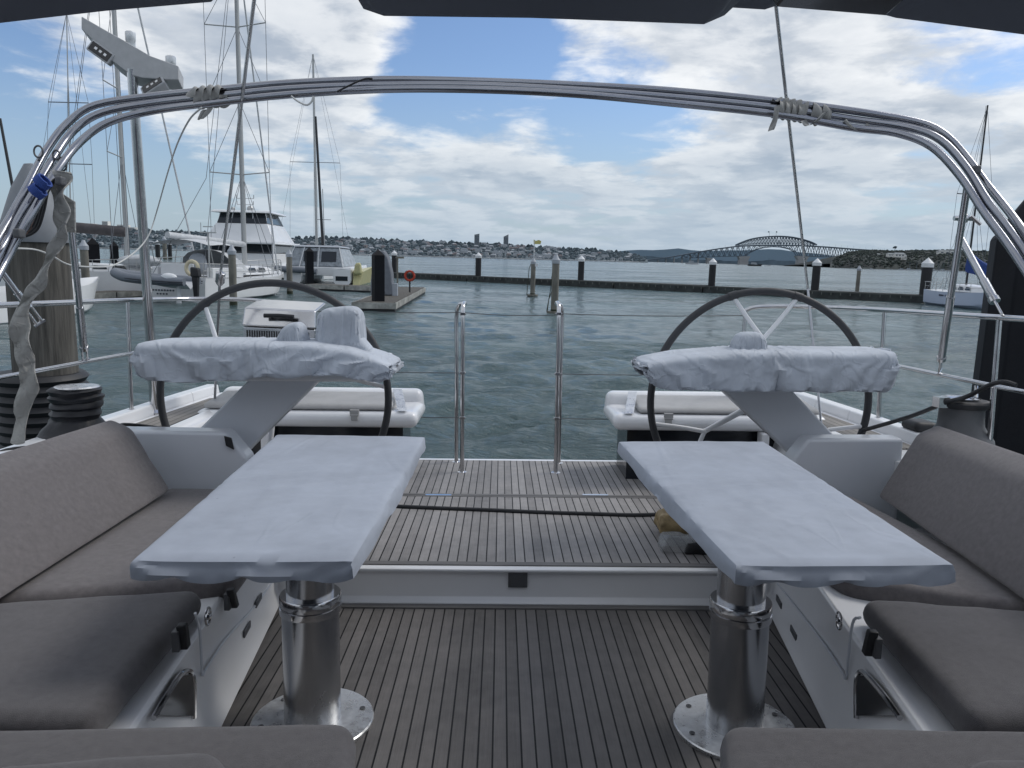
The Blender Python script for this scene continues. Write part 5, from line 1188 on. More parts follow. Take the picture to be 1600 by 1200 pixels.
# C: motor yacht
mc=WZ(318,434); mc=WY(371,420,74); mc.z=0
yC=thing('motor_yacht','tall white motor yacht with dark wraparound bridge windows, behind the large yacht','motor yacht',(mc.x,mc.y,0),rz=rad(90))
yC.scale=(.9,1.06,.97)
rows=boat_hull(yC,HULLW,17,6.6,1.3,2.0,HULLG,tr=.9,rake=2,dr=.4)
def tier(x0,x1,b0,b1,z0,z1,inx0=.3,inx1=.8,iny=.2,name='deckhouse',mt=None):
    m=MB(); m.hexa([(x0,-b0,z0),(x1,-b0*.8,z0),(x1,b0*.8,z0),(x0,b0,z0),(x0+inx0,-b1,z1),(x1-inx1,-b1*.8,z1),(x1-inx1,b1*.8,z1),(x0+inx0,b1,z1)]); return m.build(name,mt or HULLW,yC,bevel=.07,seg=3,local=True)
tier(1.0,13,3.1,2.9,1.3,2.6,name='main_saloon'); tier(1.2,12,2.93,2.8,2.6,3.5,name='saloon_glass',mt=GLASS)
tier(.0,13,3.35,3.3,3.5,3.72,0,0,name='boat_deck'); tier(.7,11,3.2,2.35,3.72,5.5,1.0,1.5,name='flybridge'); tier(1.75,9.6,2.3,2.05,5.5,6.55,.45,1.2,name='bridge_windows',mt=GLASS)
tier(1.4,9.6,2.75,2.6,6.55,6.78,.2,.6,name='bridge_roof')
for pa,pb,r_ in [((1.9,s*2.2,5.5),(2.3,s*2.05,6.6),.07) for s in (-1,1)]+[((.1,s*3.2,1.4),(.1,s*3.2,3.5),.08) for s in (-1,1)]+[((4,s*2.2,5.5),(4.2,s*2.,6.6),.06) for s in (-1,1)]+[((1.85,y,5.5),(2.2,y*.9,6.6),.05) for y in (-1,0,1)]:
    m=MB(); m.tube([pa,pb],r_,6); m.build('window_post',HULLW,yC,local=True)
m=MB(); m.tube([(3,.0,6.8),(3,0,8.9)],.05,6)
for z,w in ((8.0,.8),(7.4,.75)):
    m.tube([(3,-w,z),(3,w,z)],.03,5)
    for sg in (-1,1): m.tube([(3,sg*w,z),(3,sg*w,z+.35)],.04,5)
m.sphere((3.2,-.4,7.0),.32,10); m.sphere((3.2,1.2,6.95),.22,10); m.build('radar_mast',MASTM,yC,local=True)
m=MB(); m.rbox([(8,-4.2,1.9),(9,-3.2,1.9),(9,-2.9,1.9),(8,-3.9,1.9),(8,-4.0,2.9),(9,-3.0,2.9),(9,-2.8,2.9),(8,-3.8,2.9)],.1,3); m.build('side_door',HULLG,yC,smooth=True,local=True)
# D: covered catamaran
cd=WZ(520,445); 
yD=thing('covered_catamaran','white catamaran under a clear cockpit enclosure with a pale yellow hull side','catamaran',(WY(500,430,cd.y).x,cd.y,0),rz=rad(90))
def block(nm,mt,xs,par=yD,bv=.06): m=MB(); m.hexa(xs); return m.build(nm,mt,par,bevel=bv,seg=3,local=True)
rows=boat_hull(yD,HULLW,11,1.7,1.35,1.6,HULLG,name='right_hull',off=-1.9,tr=.9,rake=.6,dr=.3)
rows2=boat_hull(yD,HULLW,11,1.7,1.35,1.6,HULLG,name='left_hull',off=2.4,tr=.9,rake=.6,dr=.3)
m=MB(); m.hexa([(.2,-3.3,-.1),(9,-2.7,-.1),(9,-2.55,-.1),(.2,-2.76,-.1),(1.0,-3.6,1.2),(9,-2.95,1.5),(9,-2.8,1.5),(.6,-2.78,1.3)]); m.build('yellow_side',YELH,yD,bevel=.05,local=True)
m=MB(); m.rbox([(.0,-3.6,.9),(.7,-3.6,.9),(.7,-2.85,.9),(0,-2.85,.9),(.1,-3.5,2.0),(.6,-3.5,1.9),(.6,-3.0,1.9),(.1,-3.0,1.9)],.25,5,wr=.04); m.build('hanging_fender_cover',YELH,yD,smooth=True,local=True)
block('bridge_deck',HULLW,[(.4,-2.6,.75),(9,-2.4,.75),(9,3.0,.75),(.4,3.2,.75),(.4,-2.6,1.5),(9,-2.3,1.6),(9,2.9,1.6),(.4,3.2,1.5)])
block('enclosure',VINYL,[(.5,-2.0,1.5),(7,-1.9,1.5),(7,2.9,1.5),(.5,3.2,1.5),(1.1,-1.5,3.2),(6,-1.3,3.15),(6,2.3,3.15),(1.1,2.5,3.2)],bv=.15)
block('roof',CAPG,[(.95,-1.6,3.2),(6.2,-1.4,3.15),(6.2,2.4,3.15),(.95,2.6,3.2),(1.2,-1.4,3.36),(6,-1.2,3.3),(6,2.2,3.3),(1.2,2.4,3.36)])
m=MB()
for y0,y1 in ((.45,1.6),(-1.25,.05)): m.add([(.55+.13*1,-y0*0+y0,1.95),(.55+.13,y1,1.95),(1.0,y1,2.85),(1.0,y0,2.85)],[(0,1,2,3)]); 
m.v=[v+Vector((-.05,0,0)) for v in m.v]; m.build('enclosure_windows',GLASS,yD,local=True)
m=MB()
for y in (-1.9,.3,1.9,3.0): m.tube([(.45,y,1.5),(1.05,y*.8+.05,3.2)],.05,6)
m.build('enclosure_frame',CAPW,yD,local=True)
m=MB(); m.add([(-.02,-1.35,.35),(-.02,-2.4,.35),(-.02,-2.4,.75),(-.02,-1.35,.75)],[(0,1,2,3)]); m.add([(.38,-1.9,1.05),(.38,-2.5,1.05),(.38,-2.5,1.25),(.38,-1.9,1.25)],[(0,1,2,3)]); m.build('stern_openings',GLASS,yD,local=True)
m=MB(); m.tube([(-.3,3.8,1.3),(-.3,2.6,1.25),(-.3,1.3,1.2),(-.3,.2,1.1)],.26,10,smooth=3); m.build('tender',RIBG,yD,smooth=True,local=True)
# masts behind the catamaran
def farmast(px0,y0,px1,y1,D,r,mt,lab,spr=(),stay=True,gr=None):
    a=WY(px1,y1,D); b=WY(px0,y0,D); a.z=1.2
    t=thing('moored_sloop',lab,'sloop',(a.x,a.y,0))
    # low hull under the mast
    m=MB(); L=9; 
    rows,K=hullmesh(L,2.8,1.1,1.4,tr=.7)
    vs=[];f=[];W=2*K+1
    for r_ in rows: vs+=[Vector((-p.y,p.x-L*.45,p.z)) for p in r_[::-1]]+[Vector((p.y,p.x-L*.45,p.z)) for p in r_[1:]]
    for i in range(len(rows)-1):
        for k in range(W-1): f.append((i*W+k,i*W+k+1,(i+1)*W+k+1,(i+1)*W+k))
    f.append(tuple(range(W))); m.add([v+Vector((a.x,a.y,0)) for v in vs],f); m.build('hull',HULLW,t,smooth=True)
    m=MB(); m.tube([a,b],lambda u:r*(1-.3*u),8); ma=m.build('mast',mt,t,smooth=True)
    m=MB()
    for s,w in spr:
        q=a.lerp(b,s); m.tube([q+Vector((-w,0,0)),q+Vector((w,0,-.0))],.035,5)
    ws=spr[0][1] if spr else 1.6
    if stay:
        for sg in (-1,1):
            m.tube([a+Vector((sg*ws*1.1,0,.2))]+[a.lerp(b,s)+Vector((sg*w,0,0)) for s,w in spr]+[b],.014,5)
            m.tube([a+Vector((sg*ws*1.6,-1.5,.2)),b],.012,5)
            m.tube([a+Vector((sg*.35,0,.2)),a.lerp(b,.8)],.012,5)
    m.build('rigging',WIRE,ma)
    return t
farmast(489,85,495,392,92,.17,MASTM,'slender sloop mast, tallest between the motor yacht and the dock, behind the catamaran',((.5,2.9),))
farmast(493,182,506,392,84,.17,BMAST,'sloop with a black mast close right of the taller pale mast',(),False)
farmast(504,295,508,390,98,.07,MASTM,'sloop with a short grey mast right of the black mast',((.6,.9),),False)
farmast(0,185,46,420,30,.07,BMAST,'dark slanting mast crossing the arch tubes at the left edge',(),False)
farmast(104,20,112,420,56,.05,MASTM,'thin mast left of the sailboat with the brown sail cover',((.42,1.6),(.66,1.4)),True)
# E: small sloop at right
se=WZ(1476,476.5); ee=WZ(1590,489); hd=math.atan2(ee.y-se.y,ee.x-se.x)
yE=thing('moored_yacht','small white sloop with a bright blue sail cover beside the right black pile','yacht',(se.x,se.y+1.2,0),rz=hd)
rows=boat_hull(yE,mat('hull_blue_white',(.44,.50,.62),.35),9.5,3.0,1.12,1.3,HULLG,tr=.72,rake=1.2,dr=.3)
zt=WY(1552,176,se.y).z
rigging(yE,3.7,1.3,zt,9.5,3.0,1.15,masts=.075,sp=(.52,),spw=.42,wire=.012,mm=BMAST,furl=False,boomL=0)
m=MB(); m.rbox([(3.6,-.22,2.5),(7.5,-.12,2.0),(7.5,.12,2.0),(3.6,.22,2.5),(3.6,-.16,3.9),(7.5,-.08,2.5),(7.5,.08,2.5),(3.6,.16,3.9)],.12,10,wr=.08,wf=2); m.build('sail_cover',BLUEC,yE,smooth=True,local=True)
cabin(yE,3.0,7.6,2.0,1.1,.55); rails(yE,rows,.6,.016)
m=MB(); 
for sg in (-1,1): m.tube([(-.3,sg*.3,.2),(-.25,sg*.3,1.2),(.0,sg*.35,2.0),(.5,sg*.4,2.0),(.6,sg*.5,1.1)],.022,6)
m.tube([(-.28,-.3,.6),(-.28,.3,.6)],.02,5); m.tube([(-.2,-.32,1.5),(-.2,.32,1.5)],.02,5); m.build('stern_ladder',MASTM,yE,local=True)
m=MB()
for k in range(9):
    if k==5: continue
    m.box((3.0+k*.13,-1.475,.80),(.085,.02,.11+.03*(k in (0,6))))
m.build('name_lettering',LETTER,yE,local=True)
# ================================================================= FAR SHORE
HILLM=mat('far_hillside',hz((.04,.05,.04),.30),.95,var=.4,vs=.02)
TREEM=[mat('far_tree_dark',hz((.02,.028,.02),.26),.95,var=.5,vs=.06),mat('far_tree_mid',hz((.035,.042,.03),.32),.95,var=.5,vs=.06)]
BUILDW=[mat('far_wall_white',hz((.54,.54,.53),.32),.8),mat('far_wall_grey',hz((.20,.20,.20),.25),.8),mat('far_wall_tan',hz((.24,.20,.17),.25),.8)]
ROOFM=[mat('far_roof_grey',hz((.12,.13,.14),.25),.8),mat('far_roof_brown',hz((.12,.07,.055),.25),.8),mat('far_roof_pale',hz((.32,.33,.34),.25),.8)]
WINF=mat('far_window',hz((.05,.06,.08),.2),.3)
RIDGE=[(-260,366),(0,368),(60,370),(120,366),(200,362),(260,363),(330,366),(400,371),(450,374),(520,373),(560,374.5),(620,378),(700,381),(780,384),(850,388),(900,391),(950,393.5),(985,398),(1012,406)]
YS_=1700.; YR=2350.
def shore_z(px,s):
    yr=np.interp(px,[a for a,_ in RIDGE],[b for _,b in RIDGE]); zr=WY(px,yr,YR).z
    sm=s*s*(3-2*s)*.35+s*.65
    return 1.2+(zr-1.2)*sm*(1+.06*math.sin(px*.05+s*7)*(1-s))
def shore_pt(px,s):
    Y=YS_+(YR-YS_)*s; base=WY(px,403+HS*(px-800),Y); return Vector((base.x,Y,shore_z(px,s)))
m=MB(); NX=140; NY=10; vs=[];f=[]
for i in range(NX+1):
    px=-260+(1012+260)*i/NX
    for j in range(NY+1): p=shore_pt(px,j/NY); p.z+=3*noise.noise(Vector((px*.06,j*.7,0))); 
    vs_=[shore_pt(px,j/NY) for j in range(NY+1)]
    vs+=[Vector((vs_[0].x,vs_[0].y,-2))]+vs_+[Vector((vs_[-1].x,vs_[-1].y+300,-5))]
W=NY+3
for i in range(NX):
    for j in range(W-1): f.append((i*W+j,(i+1)*W+j,(i+1)*W+j+1,i*W+j+1))
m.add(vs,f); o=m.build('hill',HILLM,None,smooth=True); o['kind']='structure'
def clump(m,c,r,sq=.8):
    n=6; vs=[c+Vector((0,0,r*sq*1.0))]
    for lv,(rr,z) in enumerate(((.75,.55),(1.,0.),(.7,-.6))):
        for k in range(n):
            a=2*PI*k/n+lv*.5; q=.7+.6*random.random(); vs.append(c+Vector((r*rr*q*math.cos(a),r*rr*q*math.sin(a)*.7,r*sq*z*(.8+.4*random.random()))))
    f=[(0,1+k,1+(k+1)%n) for k in range(n)]
    for l_ in range(2): f+=[(1+l_*n+k,1+(l_+1)*n+k,1+(l_+1)*n+(k+1)%n,1+l_*n+(k+1)%n) for k in range(n)]
    m.add(vs,f)
for ti in range(2):
    m=MB()
    for k in range(2600):
        px=random.uniform(-200,1008); s=random.random()**.8; p=shore_pt(px,s); r=random.uniform(1.8,5.); p.z+=r*.3; clump(m,p,r,random.uniform(.6,1.1))
    for k in range(260):
        px=random.uniform(-200,1008); p=shore_pt(px,1.0); r=random.uniform(3,7); p.z+=r*.35; clump(m,p,r,random.uniform(.7,1.5))
    o=m.build('hillside_trees',TREEM[ti],None); tag(o,['dark bushes and trees covering the far shore hillside between the houses','lighter green bushes and trees scattered over the far shore hillside'][ti],'trees',kind='stuff')
def house(wm,rm,w,d,h):
    m=MB(); m.box((0,0,h/2-1),(w,d,h+2)); m.mi=1
    m.add([(-w/2-.5,-d/2-.5,h),(w/2+.5,-d/2-.5,h),(w/2+.5,d/2+.5,h),(-w/2-.5,d/2+.5,h),(-w/2+2,0,h+2.6),(w/2-2,0,h+2.6)],[(0,1,5,4),(1,2,5),(2,3,4,5),(3,0,4)])
    m.mi=2
    for k in range(max(2,int(w/4))):
        x=-w/2+w*(k+.5)/max(2,int(w/4)); m.add([(x-.8,-d/2-.06,1.2),(x+.8,-d/2-.06,1.2),(x+.8,-d/2-.06,2.9),(x-.8,-d/2-.06,2.9)],[(0,1,2,3)])
    return m.build('house',[wm,rm,WINF],None,local=True)
protos=[]
HL=['small white house with a grey roof among trees on the far shore','small white house with a brown roof among trees on the far shore','small grey house with a pale roof among trees on the far shore','small tan house with a brown roof among trees on the far shore','low white house with a pale roof among trees on the far shore','long white flat building with a grey roof on the far shore slope']
specs=[(0,0,9,8,4),(0,1,10,8,4.5),(1,2,12,9,5),(2,1,9,8,4.5),(0,2,8,8,3.6),(0,0,17,9,6)]
first=[True]*6
for i in range(299):
    k=random.choice((0,0,1,2,3,4,4,5)); px=random.uniform(-120,985) if i%3 else random.uniform(520,880); s=random.uniform(.03,.98)
    if first[k]:
        o=house(BUILDW[specs[k][0]],ROOFM[specs[k][1]],*specs[k][2:]); first[k]=False; protos.append((k,o)); tag(o,HL[k],'house','houses on the far shore, kind %s'%['one','two','three','four','five','six'][k])
        o['group']=HL[k].replace('small ','small ').replace(' house ',' houses ').replace(' building ',' buildings ')
    else:
        o=dict(protos)[k].copy(); C.objects.link(o)
    p=shore_pt(px,s); o.location=(p.x,p.y,p.z+.6); o.rotation_euler=(0,0,random.uniform(-.5,.5))
# shoreline boats (marina masts)
m=MB()
m.hexa([(-5,-1.3,-.2),(5,-.3,-.2),(5,.3,-.2),(-5,1.3,-.2),(-5,-1.6,1.6),(6,-.3,1.9),(6,.3,1.9),(-5,1.6,1.6)]); m.mi=1; m.tube([(0,0,1.5),(0,0,15)],.22,5)
sh=m.build('shore_yacht',[BUILDW[0],mat('far_mast',hz((.3,.3,.3),.3),.5)],None,local=True); tag(sh,'tiny white yacht with a bare mast moored along the far shoreline','yacht','tiny yachts along the far shoreline')
k=0
for i in range(95):
    px=random.uniform(560,985) if i<75 else random.uniform(190,560); o=sh if i==0 else sh.copy()
    if i: C.objects.link(o)
    Y=random.uniform(1560,1685); b=WY(px,403+HS*(px-800),Y); o.location=(b.x,Y,0); o.rotation_euler=(0,0,random.choice((0,PI))+random.uniform(-.5,.5)); s_=random.uniform(.7,1.3); o.scale=(s_,s_,s_)
# shore strip
m=MB(); 
for i in range(60):
    px=-200+i*20; a=WY(px,403+HS*(px-800),1690); b=WY(px+20,403+HS*(px+20-800),1690); m.hexa([(a.x,1690,-1),(b.x,1690,-1),(b.x,1704,-1),(a.x,1704,-1),(a.x,1690,1.6),(b.x,1690,1.6),(b.x,1704,2.4),(a.x,1704,2.4)])
o=m.build('shore',mat('shore_wall',hz((.26,.26,.25),.25),.9,var=.4,vs=.05),None); o['kind']='structure'
# towers
def tower(px0,px1,yt,yb,Y,lab,slant,name='apartment_tower',wm=None,fl=2.9):
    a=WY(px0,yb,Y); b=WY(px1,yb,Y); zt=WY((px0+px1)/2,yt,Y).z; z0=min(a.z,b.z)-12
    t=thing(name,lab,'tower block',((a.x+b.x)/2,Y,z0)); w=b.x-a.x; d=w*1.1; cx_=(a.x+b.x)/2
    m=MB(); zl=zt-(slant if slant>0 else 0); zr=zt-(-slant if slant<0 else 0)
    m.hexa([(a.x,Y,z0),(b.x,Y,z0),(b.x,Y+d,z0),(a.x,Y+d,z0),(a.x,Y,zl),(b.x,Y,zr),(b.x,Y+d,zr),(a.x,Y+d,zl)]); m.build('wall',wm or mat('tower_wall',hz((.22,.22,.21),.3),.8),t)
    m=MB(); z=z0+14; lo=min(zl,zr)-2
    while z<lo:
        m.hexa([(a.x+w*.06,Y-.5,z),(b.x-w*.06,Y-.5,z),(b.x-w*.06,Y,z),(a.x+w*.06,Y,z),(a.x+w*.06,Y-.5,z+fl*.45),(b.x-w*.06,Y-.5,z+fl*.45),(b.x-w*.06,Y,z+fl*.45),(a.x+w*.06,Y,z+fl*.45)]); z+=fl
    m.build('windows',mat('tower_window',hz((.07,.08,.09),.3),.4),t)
    return t
tower(741,748.5,365,384,2300,'left one of the two tall apartment towers on the far shore',3)
tower(786.5,794,366,387,2300,'right one of the two tall apartment towers, its roof slanting',7)
W3=mat('sunlit_block',(.66,.66,.63),.7)
for (a,b,yt,yb,lab) in ((134,146,349,362,'low white apartment block left of the sailboat mast on the far hill'),(160,169,345.5,362,'tallest white apartment block right of the sailboat mast on the far hill'),(169,178,353,364,'stepped lower white block beside the tallest one on the far hill'),(183,197,351,364,'wide white apartment block left of the antenna post on the far hill'),(199,211,355,364,'small white block next to the antenna post on the far hill')):
    tower(a,b,yt,yb,2360,lab,0,'apartment_block',W3,3.6)
# distant ridge
m=MB(); vs=[];f=[]; RP=[(-300,382),(300,386),(600,392),(940,394),(985,391),(1020,390.5),(1060,388.5),(1085,391.5),(1110,392),(1160,391),(1190,389.5),(1220,390),(1250,394),(1300,399),(1400,404),(1700,410)]
for i in range(101):
    px=-300+20*i; y=np.interp(px,[a for a,_ in RP],[b for _,b in RP])-.5*math.sin(px*.09); p=WY(px,y,9000); vs+=[(p.x,9000,-60),p,(p.x,9600,-60)]
for i in range(100): f+=[(i*3,(i+1)*3,(i+1)*3+1,i*3+1),(i*3+1,(i+1)*3+1,(i+1)*3+2,i*3+2)]
m.add(vs,f); o=m.build('distant_hills',mat('distant_hills',(.20,.275,.345),1.,var=.05,vs=.001),None,smooth=True); o['kind']='structure'  # blue of the distance haze is put into the hill colour
m=MB(); vs=[];f=[]; RP=[(900,401),(960,400),(1020,401),(1060,405),(1100,407),(1180,409),(1200,406.5),(1240,408.5),(1300,413),(1500,420)]
for i in range(81):
    px=900+7.5*i; y=np.interp(px,[a for a,_ in RP],[b for _,b in RP])-.8*abs(math.sin(px*.23))-.5*math.sin(px*.61); p=WY(px,y,4200); vs+=[(p.x,4200,-30),p,(p.x,4600,-30)]
for i in range(80): f+=[(i*3,(i+1)*3,(i+1)*3+1,i*3+1),(i*3+1,(i+1)*3+1,(i+1)*3+2,i*3+2)]
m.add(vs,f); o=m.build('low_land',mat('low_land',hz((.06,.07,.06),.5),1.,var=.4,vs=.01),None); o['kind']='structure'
# ---- harbour bridge
YB=3050.
BR=mat('bridge_steel',hz((.035,.045,.055),.24),.7); BRD=mat('bridge_deck_steel',hz((.04,.046,.054),.28),.7); BRC=mat('bridge_concrete',hz((.34,.31,.28),.3),.85,var=.1,vs=.02)
def U(u,v): return WY(980+u/4.706,340+v/4.706,YB)
bg=thing('harbour_bridge','long steel harbour bridge with an arched truss main span beyond the breakwater','bridge',U(1070,360))
deck=[(30,322),(120,314),(200,303),(300,290),(400,273),(500,254),(600,237),(700,222),(800,209),(900,203),(1000,200),(1100,199),(1200,200),(1300,203),(1400,208),(1500,214),(1600,222),(1750,233),(1900,241)]
dd=catmull([U(*p) for p in deck],4)
def band(P,h,w,y0=0):
    m=MB(); vs=[];f=[]
    for p in P: vs+=[p+Vector((0,y0,-h)),p+Vector((0,y0,0)),p+Vector((0,y0+w,0)),p+Vector((0,y0+w,-h))]
    for i in range(len(P)-1):
        for k in range(4): f.append((i*4+k,i*4+(k+1)%4,(i+1)*4+(k+1)%4,(i+1)*4+k))
    m.add(vs,f); return m
band(dd,4.6,24).build('deck',BRD,bg)
topc=[(805,203),(840,186),(900,163),(960,149),(1030,140),(1100,137),(1170,139),(1240,148),(1310,165),(1360,182),(1395,200)]
inner=[(820,205),(870,190),(930,172),(990,163),(1050,158),(1100,157),(1160,158),(1230,165),(1290,178),(1340,192),(1380,203)]
def interp(P,u): 
    return np.interp(u,[a for a,_ in P],[b for _,b in P])
m=MB()
for w in (0,22):
    off=Vector((0,w,0)); T=[U(*p)+off for p in topc]; m.tube(catmull(T,4),2.5,5)
    us=list(np.arange(815,1396,22)); 
    for i,u in enumerate(us):
        tp=U(u,interp(topc,u))+off; bt=U(u,interp(deck,u))+off; m.tube([tp,bt],1.3,4)
        if i+1<len(us):
            u2=us[i+1]; t2=U(u2,interp(topc,u2))+off; b2=U(u2,interp(deck,u2))+off; m.tube([tp,b2] if i<len(us)/2 else [bt,t2],1.3,4)
for u in np.arange(850,1380,44): m.tube([U(u,interp(topc,u)),U(u,interp(topc,u))+Vector((0,22,0))],1.0,4)
m.build('arch_truss',BR,bg)
low=[(380,300),(500,296),(600,290),(700,286),(815,284),(880,280),(905,258),(950,236),(1010,221),(1075,214),(1140,217),(1200,230),(1240,252),(1256,280),(1330,284),(1450,288),(1600,292),(1750,296),(1900,300)]
m=MB()
for w in (0,22):
    off=Vector((0,w,0)); m.tube([U(*p)+off for p in low],1.6,4)
    us=list(np.arange(400,1890,20))
    for i,u in enumerate(us[:-1]):
        tp=U(u,interp(deck,u)+6)+off; bt=U(u,interp(low,u))+off; u2=us[i+1]; t2=U(u2,interp(deck,u2)+6)+off; b2=U(u2,interp(low,u2))+off
        if (interp(low,u)-interp(deck,u))<13: continue
        m.tube([tp,b2] if i%2 else [bt,t2],1.3,4)
m.build('lower_truss',BR,bg)
for (u,wt,wb,v0,lab) in ((862,44,34,283,''),(1292,48,36,283,''),(603,22,13,296,'')):
    m=MB(); a=U(u,v0); zt=a.z; z1=U(u,v0+26).z if wt>30 else U(u,v0+12).z; k=YB/F/4.706
    m.hexa([(a.x-wb*k,YB,-3),(a.x+wb*k,YB,-3),(a.x+wb*k,YB+26,-3),(a.x-wb*k,YB+26,-3),(a.x-wb*k*.9,YB,z1),(a.x+wb*k*.9,YB,z1),(a.x+wb*k*.9,YB+26,z1),(a.x-wb*k*.9,YB+26,z1)])
    m.hexa([(a.x-wb*k*.92,YB-1,z1),(a.x+wb*k*.92,YB-1,z1),(a.x+wb*k*.92,YB+27,z1),(a.x-wb*k*.92,YB+27,z1),(a.x-wt*k,YB-1,zt),(a.x+wt*k,YB-1,zt),(a.x+wt*k,YB+27,zt),(a.x-wt*k,YB+27,zt)]); m.build('pier',BRC,bg)
m=MB()
for u in range(230,590,60): 
    a=U(u,interp(deck,u)+10); m.box((a.x,YB+12,a.z/2-1),(2.5,16,a.z))
m.build('viaduct_columns',BRC,bg)
m=MB()
for u in range(450,1900,45): a=U(u,interp(deck,u)); m.tube([a,a+Vector((0,0,9))],.2,4)
m.build('lamp_posts',BR,bg)
for u in (1045,1095):
    a=U(u,139); b=U(u,100); m=MB(); m.tube([a,b],.5,4); m.add([b,b+Vector((-5 if u<1070 else 5,0,-1)),b+Vector((-5 if u<1070 else 5,0,-5)),b+Vector((0,0,-5))],[(0,1,2,3)]); m.build('flag',BR,bg)
# ---- headland at right
HD=mat('headland_rock',hz((.022,.026,.020),.06),.95,var=.6,vs=.03,detail=9)
HBUSH=[mat('headland_bush_dark',hz((.016,.022,.015),.06),.95,var=.6,vs=.08),mat('headland_bush_mid',hz((.028,.036,.020),.08),.95,var=.6,vs=.08)]
HP=[(1298,411),(1308,402),(1322,396),(1345,393.5),(1380,393),(1420,392),(1455,393),(1500,393),(1560,394),(1650,396),(1800,398)]
def hz_(px,s):
    y=np.interp(px,[a for a,_ in HP],[b for _,b in HP]); return WY(px,y,1450).z*min(1,(s*1.25)**.5)
def hpt(px,s):
    Y=1200+250*s+ (40*math.sin(px*.05)); b=WY(px,403+HS*(px-800),Y); return Vector((b.x,Y,max(.2,hz_(px,s))))
m=MB(); vs=[];f=[]; NX=70;NY=8
for i in range(NX+1):
    px=1297+(1800-1297)*i/NX; q=[hpt(px,j/NY) for j in range(NY+1)]; q=[p+Vector((0,0,2.5*noise.noise(Vector((px*.11,k*.9,3)))*(k>0))) for k,p in enumerate(q)]
    vs+=[Vector((q[0].x,q[0].y,-2))]+q+[Vector((q[-1].x,q[-1].y+300,0))]
W=NY+3
for i in range(NX):
    for j in range(W-1): f.append((i*W+j,(i+1)*W+j,(i+1)*W+j+1,i*W+j+1))
m.add(vs,f); o=m.build('headland',HD,None,smooth=True); o['kind']='structure'
for ti in range(2):
    m=MB()
    for k in range(2200):
        px=random.uniform(1301,1790); s=random.random(); p=hpt(px,s); r=random.uniform(.9,2.7); p.z+=r*.2; clump(m,p,r,random.uniform(.6,1.1))
    o=m.build('headland_bush',HBUSH[ti],None); tag(o,['dark scrub covering the cliffs of the right headland','lighter scrub covering the cliffs of the right headland'][ti],'bush',kind='stuff')
# few taller trees  on the headland and ridge, each its own thing
def ftree(px,y0,y1,Y,kind,lab):
    a=WY(px,y0,Y); b=WY(px,y1,Y); h=b.z-a.z; t=thing('far_tree',lab,'tree',(a.x,Y,a.z))
    m=MB(); m.tube([a-Vector((0,0,4)),a+Vector((0,0,h*.7))],.5,5); m.build('trunk',TREEM[0],t)
    m=MB()
    for k in range(14):
        if kind=='cone': s=k/14; m_r=h*.22*(1-s)+.6; c=a+Vector((random.uniform(-1,1),0,h*(.1+.85*s)))
        else: m_r=h*.2; c=a+Vector((random.uniform(-.3,.3)*h,random.uniform(-.2,.2)*h,h*(.65+.3*random.random())))
        clump(m,c,m_r,.8)
    m.build('crown',TREEM[0],t)
for a in ((1398,393,385,1420,'round','broad tree on the highest part of the headland, left of the white houses'),(1430,394,389,1420,'cone','slim palm-like tree left of a similar one on the headland crest'),(1441,394,389,1420,'cone','slim palm-like tree right of a similar one on the headland crest'),(773,386,379,2330,'cone','pointed dark pine on the ridge left of the right tower'),(526,377,370,2330,'cone','narrow tree on the ridge right of the black mast'),(512,377,371,2330,'cone','narrow pale-topped tree on the ridge just behind the black mast'),(980,398,392,2330,'cone','pointed tree where the far ridge falls away before the bridge'),(1537,398,391,1420,'round','round tree on the headland beside the wide black pile')): ftree(*a)
for i,(px,yt,yb,w,lab) in enumerate(((1390,395.5,400,8,'white house with a pale roof at the left of the headland group'),(1404,395,401,16,'long white house on the cliff top of the headland'),(1412,398,405,5,'tall narrow white house below the long one on the headland'),(1478,391.5,396.5,26,'large white flat-roofed house on the headland right of the palms'),(1370,396,399,5,'small dim house at the left end of the headland'))):
    a=WY(px,yb,1260+i*8); t=thing('headland_house',lab,'house',(a.x,a.y,a.z)); ww=w/F*a.y; h=(yb-yt)/F*a.y
    m=MB(); m.box((a.x,a.y,a.z+h*.3),(ww,8,h*.7+2)); m.build('wall',W3,t)
    m=MB(); m.hexa([(a.x-ww*.54,a.y-4.6,a.z+h*.65),(a.x+ww*.54,a.y-4.6,a.z+h*.65),(a.x+ww*.54,a.y+4.6,a.z+h*.65),(a.x-ww*.54,a.y+4.6,a.z+h*.65),(a.x-ww*.4,a.y-1,a.z+h),(a.x+ww*.4,a.y-1,a.z+h),(a.x+ww*.4,a.y+1,a.z+h),(a.x-ww*.4,a.y+1,a.z+h)]); m.build('roof',ROOFM[2],t)
    m=MB()
    for k in range(3): x=a.x-ww*.3+ww*.3*k; m.add([(x-ww*.07,a.y-4.05,a.z+h*.15),(x+ww*.07,a.y-4.05,a.z+h*.15),(x+ww*.07,a.y-4.05,a.z+h*.5),(x-ww*.07,a.y-4.05,a.z+h*.5)],[(0,1,2,3)])
    m.build('windows',WINF,t)
